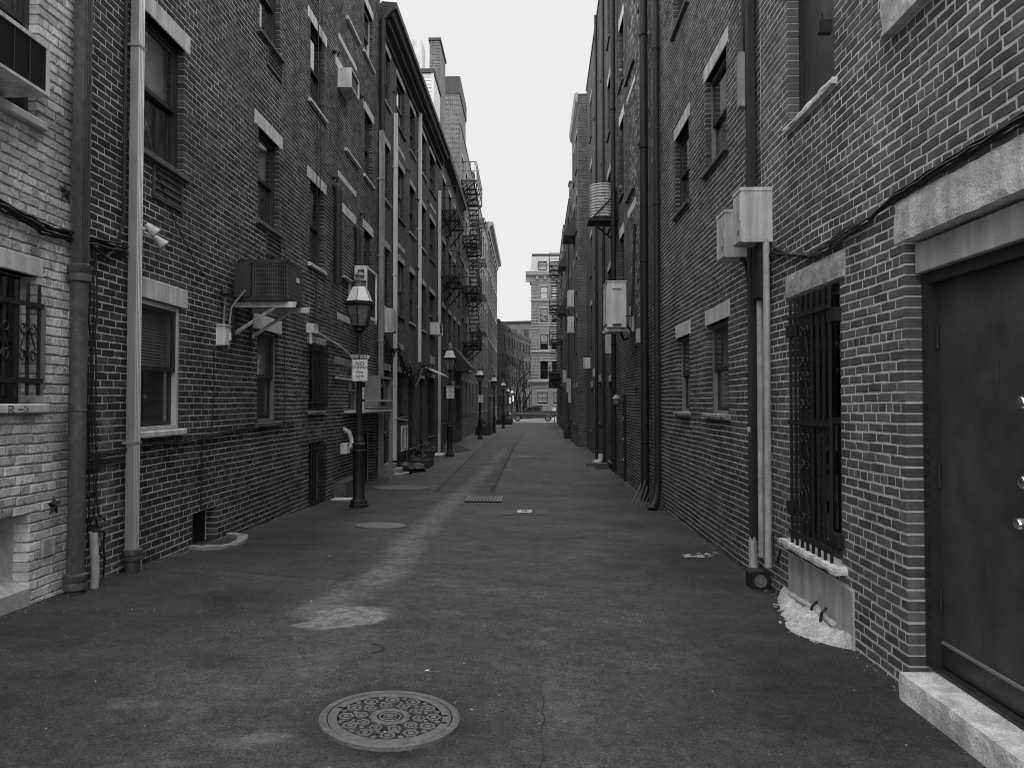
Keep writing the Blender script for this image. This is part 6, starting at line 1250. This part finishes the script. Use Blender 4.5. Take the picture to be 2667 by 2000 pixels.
for u in (1.05, 4.75):
    for yy in (yb0+.02, yb1-.26):
        m = MB(); m.tube([(TX(u), yy, zg+.39), (TX(u), yy+.24, zg+.39)], .39, 22); w = m.build('wheel', 'tyre', T, smooth=True); m = MB(); m.tube([(TX(u), yy-.012, zg+.39), (TX(u), yy+.02, zg+.39)], .26, 18); m.build('rim', 'chrome', w)
        for k in range(6): a = k*math.pi/3; m = MB(); m.box(TX(u)+.16*math.cos(a)-.035, TX(u)+.16*math.cos(a)+.035, yy-.02, yy-.0125, zg+.39+.16*math.sin(a)-.035, zg+.39+.16*math.sin(a)+.035); m.build('rim_slot', 'tyre', w)
m = MB(); m.box(TX(.0), TX(.22), yb0-.005, yb0+.3, zg+.85, zg+1.03); m.build('headlight', 'headlamp', T); m = MB(); m.box(TX(5.68), TX(5.86), yb0-.005, yb0+.2, zg+.85, zg+1.12); m.build('tail_light', 'frame_grey', T)
m = MB(); m.box(TX(5.8), TX(5.95), yb0+.1, yb1-.1, zg+.5, zg+.68); m.build('rear_bumper', 'chrome', T); m = MB(); m.box(TX(-.06), TX(.1), yb0+.1, yb1-.1, zg+.48, zg+.68); m.build('front_bumper', 'chrome', T)
for u in (2.7, 3.75): m = MB(); m.box(TX(u), TX(u+.2), yb0-.02, yb0+.005, zg+1.06, zg+1.1); m.build('door_handle', 'chrome', T)
m = MB(); m.box(TX(1.72), TX(1.95), yb0-.14, yb0+.04, zg+1.22, zg+1.4); m.build('mirror', 'truck_paint', T); m = MB(); m.box(TX(4.22), TX(5.8), yb0+.08, yb1-.08, zg+1.215, zg+1.26); m.build('bed_cover', 'truck_paint', T)
# bicycle by the right wall
T = thing('parked_bicycle', 'bicycle with bright wheels leaning at the far right corner', 'bicycle', (2.75, 80, -.5)); zb_ = gz(2.7, 80)
for y in (79.2, 80.3):
    m = MB(); m.tube([(2.72, y+.33*math.cos(a), zb_+.34+.33*math.sin(a)) for a in [2*math.pi*k/20 for k in range(21)]], .02, 6); m.build('wheel', 'chrome', T)
    m = MB(); [m.tube([(2.72, y, zb_+.34), (2.72, y+.32*math.cos(a), zb_+.34+.32*math.sin(a))], .006, 4) for a in [2*math.pi*k/8 for k in range(8)]]; m.build('spokes', 'chrome', T)
m = MB()
for a, b in (((79.2, .34), (79.4, .85)), ((79.4, .85), (80.0, .3)), ((80.0, .3), (79.95, .85)), ((79.4, .8), (79.95, .8)), ((80.0, .3), (80.3, .34)), ((80.3, .34), (79.95, .8))): m.tube([(2.72, a[0], zb_+a[1]), (2.72, b[0], zb_+b[1])], .02, 6)
m.build('frame', 'iron_black', T); m = MB(); m.box(2.66, 2.78, 79.82, 80.08, zb_+.86, zb_+.92); m.build('saddle', 'tyre', T); m = MB(); m.tube([(2.45, 79.38, zb_+.98), (2.95, 79.38, zb_+.98)], .016, 6); m.build('handlebar', 'chrome', T)
T = thing('parked_motorcycle', 'small dark motorcycle parked across the street behind the lamp posts', 'motorcycle', (-4.6, 93, -.6))
for y in (-5.2, -4.0): m = MB(); m.tube([(y, 92.5, -.29), (y, 92.62, -.29)], .3, 16); m.build('wheel', 'tyre', T)
m = MB(); m.extr([(-5.1, -.1), (-4.9, .3), (-4.4, .35), (-3.9, .45), (-3.8, .3), (-4.2, -.2)], lambda p, k: (p[0], 92.45+.25*k, p[1])); m.build('body', 'truck_paint', T); m = MB(); m.tube([(-5.2, 92.55, -.29), (-4.95, 92.55, .5)], .03, 6); m.build('fork', 'chrome', T)
m = MB(); m.box(3.1, 3.55, 99, 99.6, -.62, 1.0); m.box(3.05, 3.6, 98.95, 99.65, 1.0, 1.06); tag(m.build('newspaper_box', 'metal_white', None), 'bright white street cabinet behind the tail of the pickup', 'cabinet')
m = MB(); m.tube([(-3.45, 72, gz(-3.4, 72)-.02), (-3.45, 72, 1.9), (-3.45, 72, 2.3), (-3.45, 72, 2.45)], [.2, .18, .34, .3], 8); tag(m.build('stone_post', 'stone_block', None), 'stone gatepost with a wide cap beside the tall corner building', 'post')
# ---- stone corner building
FS = Fr((0, 104.0), (1, 0), (0, -1)); S0, S1 = .45, 16
ops = []
for a, b in ((1.62, 2.66), (3.2, 4.25), (6.2, 7.3), (8, 9.1), (11, 12.1)):
    for k, (z0, z1) in enumerate(((4.85, 7.3), (8.85, 10.95), (12.5, 14.4), (15.75, 17.4))): ops.append(op(a, b, z0, z1, .25, .12, .16, .12, far=True, lintm='stone_smooth', sillm='stone_smooth', shade=(0, .62, 0, .97)[k], frame='paint_dark', muntin=1 if k in (1, 3) else 0, glass='glass'))
for a, b in ((1.25, 2.62), (3.4, 4.9), (6.5, 8.5)): ops.append(op(a, b, 1.5, 3.1, .4, .15, .2, .1, far=True, lintm='stone_smooth', sillm='stone_smooth', glass='glass', shade=.9, muntin=1))
STB = building('stone_corner_building', 'pale rusticated stone corner building with a mansard roof facing the alley', FS, S0, S1, 19.0, ops, [], wallm='stone_block', zb=-.7, depth=14)
for z in [5.0+.42*k for k in range(8)]+[8.95+.42*k for k in range(15)]+[15.9+.42*k for k in range(6)]:
    m = MB(); m.bbox(FS, S0-.06, S0+.88, z, z+.36, -.3, .09, .05); m.build('quoin', 'stone_block', STB)
for z in (11.2, 11.55, 11.9, 7.55, 7.95):
    for k in range(7): m = MB(); m.bbox(FS, S0+.95+k*1.9, S0+2.78+k*1.9, z, z+.3, -.05, .05, .04); m.build('stone_course', 'stone_block', STB)
for z, h, d in ((4.42, .3, .6), (3.72, .16, .12), (8.45, .24, .25), (15.4, .24, .25)): m = MB(); m.bbox(FS, S0-(.5 if d > .3 else .15), S1, z, z+h, -.2, d, .05); m.build('belt_course', 'stone_smooth', STB)
m = MB(); m.prismF(FS, [(-.2, 18.0), (.1, 18.0), (.15, 18.6), (.75, 18.9), (.85, 19.35), (-.2, 19.5)], S0-.8, S1); m.build('cornice', 'stone_smooth', STB)
for k in range(9): m = MB(); m.bbox(FS, S0+.6+k*1.05, S0+.95+k*1.05, 18.3, 18.8, .1, .55, .04); m.build('cornice_bracket', 'stone_smooth', STB)
m = MB(); m.add([FS.p(S0-.2, 19.4, .2), FS.p(S1, 19.4, .2), FS.p(S1, 21.6, -.3), FS.p(S0+.1, 21.6, -.3), FS.p(S0-.2, 19.4, -12), FS.p(S1, 19.4, -12), FS.p(S1, 21.6, -11), FS.p(S0+.1, 21.6, -11)], [(0, 1, 2, 3), (4, 7, 6, 5), (0, 3, 7, 4), (1, 5, 6, 2), (3, 2, 6, 7)]); m.build('mansard', 'slate_mansard', STB)
m = MB(); m.fbox(FS, S0+.05, S1, 21.6, 21.9, -11, -.22); m.build('mansard_cap', 'cornice_dark', STB)
for a in (1.35, 3.0, 5.2, 8): m = MB(); ringbox(m, FS, a, a+1.15, 19.6, 20.8, -.35, .26, .07); d_ = m.build('dormer_window', 'cornice_dark', STB); m = MB(); m.fbox(FS, a+.07, a+1.08, 19.67, 20.73, .1, .12); m.build('pane', 'glass', d_); m = MB(); m.fbox(FS, a+.07, a+1.08, 20.15, 20.2, .12, .17); m.fbox(FS, a+.07, a+1.08, 19.67, 20.73, -.1, .0); m.build('sash', 'paint_dark', d_)
# ---- row along the side street, bending away to the right
def far_building(label, x0, y0, x1, y1, zt, ncol, rows, mat='brick_far_mid'):
    l = math.hypot(x1-x0, y1-y0); t_ = ((x1-x0)/l, (y1-y0)/l); F = Fr((x0, y0), t_, (t_[1], -t_[0])); o = []
    for k in range(ncol):
        a = l*(k+.3)/ncol; o += [op(a, a+l*.4/ncol, z0, z0+1.7, .25, .1, .12, .1, far=True, lintm='sill_dark', sillm='sill_dark') for z0 in rows]
    Bq = building('side_street_building', label, F, 0, l, zt, o, [], wallm=mat, zb=-.9, depth=12)
    m = MB(); m.prismF(F, [(0, zt-.5), (.3, zt-.2), (.35, zt+.15), (0, zt+.2)], 0, l); m.build('cornice', 'cornice_dark', Bq)
far_building('first brick house of the side street beyond the cross street', -6.2, 103.5, -4.3, 110, 13.4, 3, (1, 4.2, 7.3, 10.3), 'brick_far_dark'); far_building('second brick house along the side street', -4.25, 110.2, -3.1, 118.5, 13.2, 4, (1, 4.2, 7.3, 10.3), 'brick_far_dark')
far_building('third brick house along the side street', -3.05, 118.8, -1.7, 129, 13.0, 4, (1, 4.2, 7.3, 10.3), 'brick_far_dark'); far_building('last brick house along the side street', -1.65, 129.3, 1.5, 146, 13.0, 6, (1, 4.2, 7.3, 10.3), 'brick_far_dark')
far_building('broad brick block closing the view behind the bare trees', -12, 172, 6, 168, 19.5, 7, (2, 5.5, 9, 12.5, 16), 'brick_far_mid')
# ---- bare street trees
def bare_tree(label, x, y, h, seed):
    rn = random.Random(seed); T = thing('bare_tree', label, 'tree', (x, y, -.65), 'bare trees on the side street'); tr = MB(); tw = MB()
    def grow(p, d, l, r, dep):
        pts = [p]; q = p; dd = d
        for k in range(3): dd = (dd+Vector((rn.gauss(0, .16), rn.gauss(0, .16), rn.gauss(.03, .1)))).normalized(); q = q+dd*l/3; pts.append(q)
        (tr if dep < 2 else tw).tube(pts, [r, r*.9, r*.78, r*.65], 7 if dep < 2 else 4, cap=False)
        if dep >= 6: return
        for k in range(3 if dep < 4 else 2):
            a = rn.uniform(0, 2*math.pi); sp = rn.uniform(.45, .85); u = dd.orthogonal().normalized(); v = dd.cross(u); nd = (dd+(u*math.cos(a)+v*math.sin(a))*sp+Vector((0, 0, .18))).normalized()
            grow(pts[-1] if k < 2 else pts[2], nd, l*rn.uniform(.62, .8), r*.58, dep+1)
    grow(Vector((x, y, -.7)), Vector((rn.uniform(-.05, .05), 0, 1)), h*.32, h*.017, 0); tr.build('trunk', 'bark', T, fix=False); tw.build('crown', 'bark', T, fix=False)
for x, y, h, s, lb in ((-3.2, 108, 9.5, 3, 'bare street tree nearest the cross street'), (-1.6, 113, 13.5, 5, 'tallest bare tree rising above the side street roofs'), (-.55, 118, 11.5, 8, 'bare tree close beside the stone building'), (-2.6, 124, 14.5, 11, 'bare tree farthest up the side street'), (-1.0, 109, 8.5, 14, 'low bushy bare tree by the stone building corner'), (-2.2, 107, 7.5, 21, 'small bare tree behind the pickup bonnet')): bare_tree(lb, x, y, h, s)
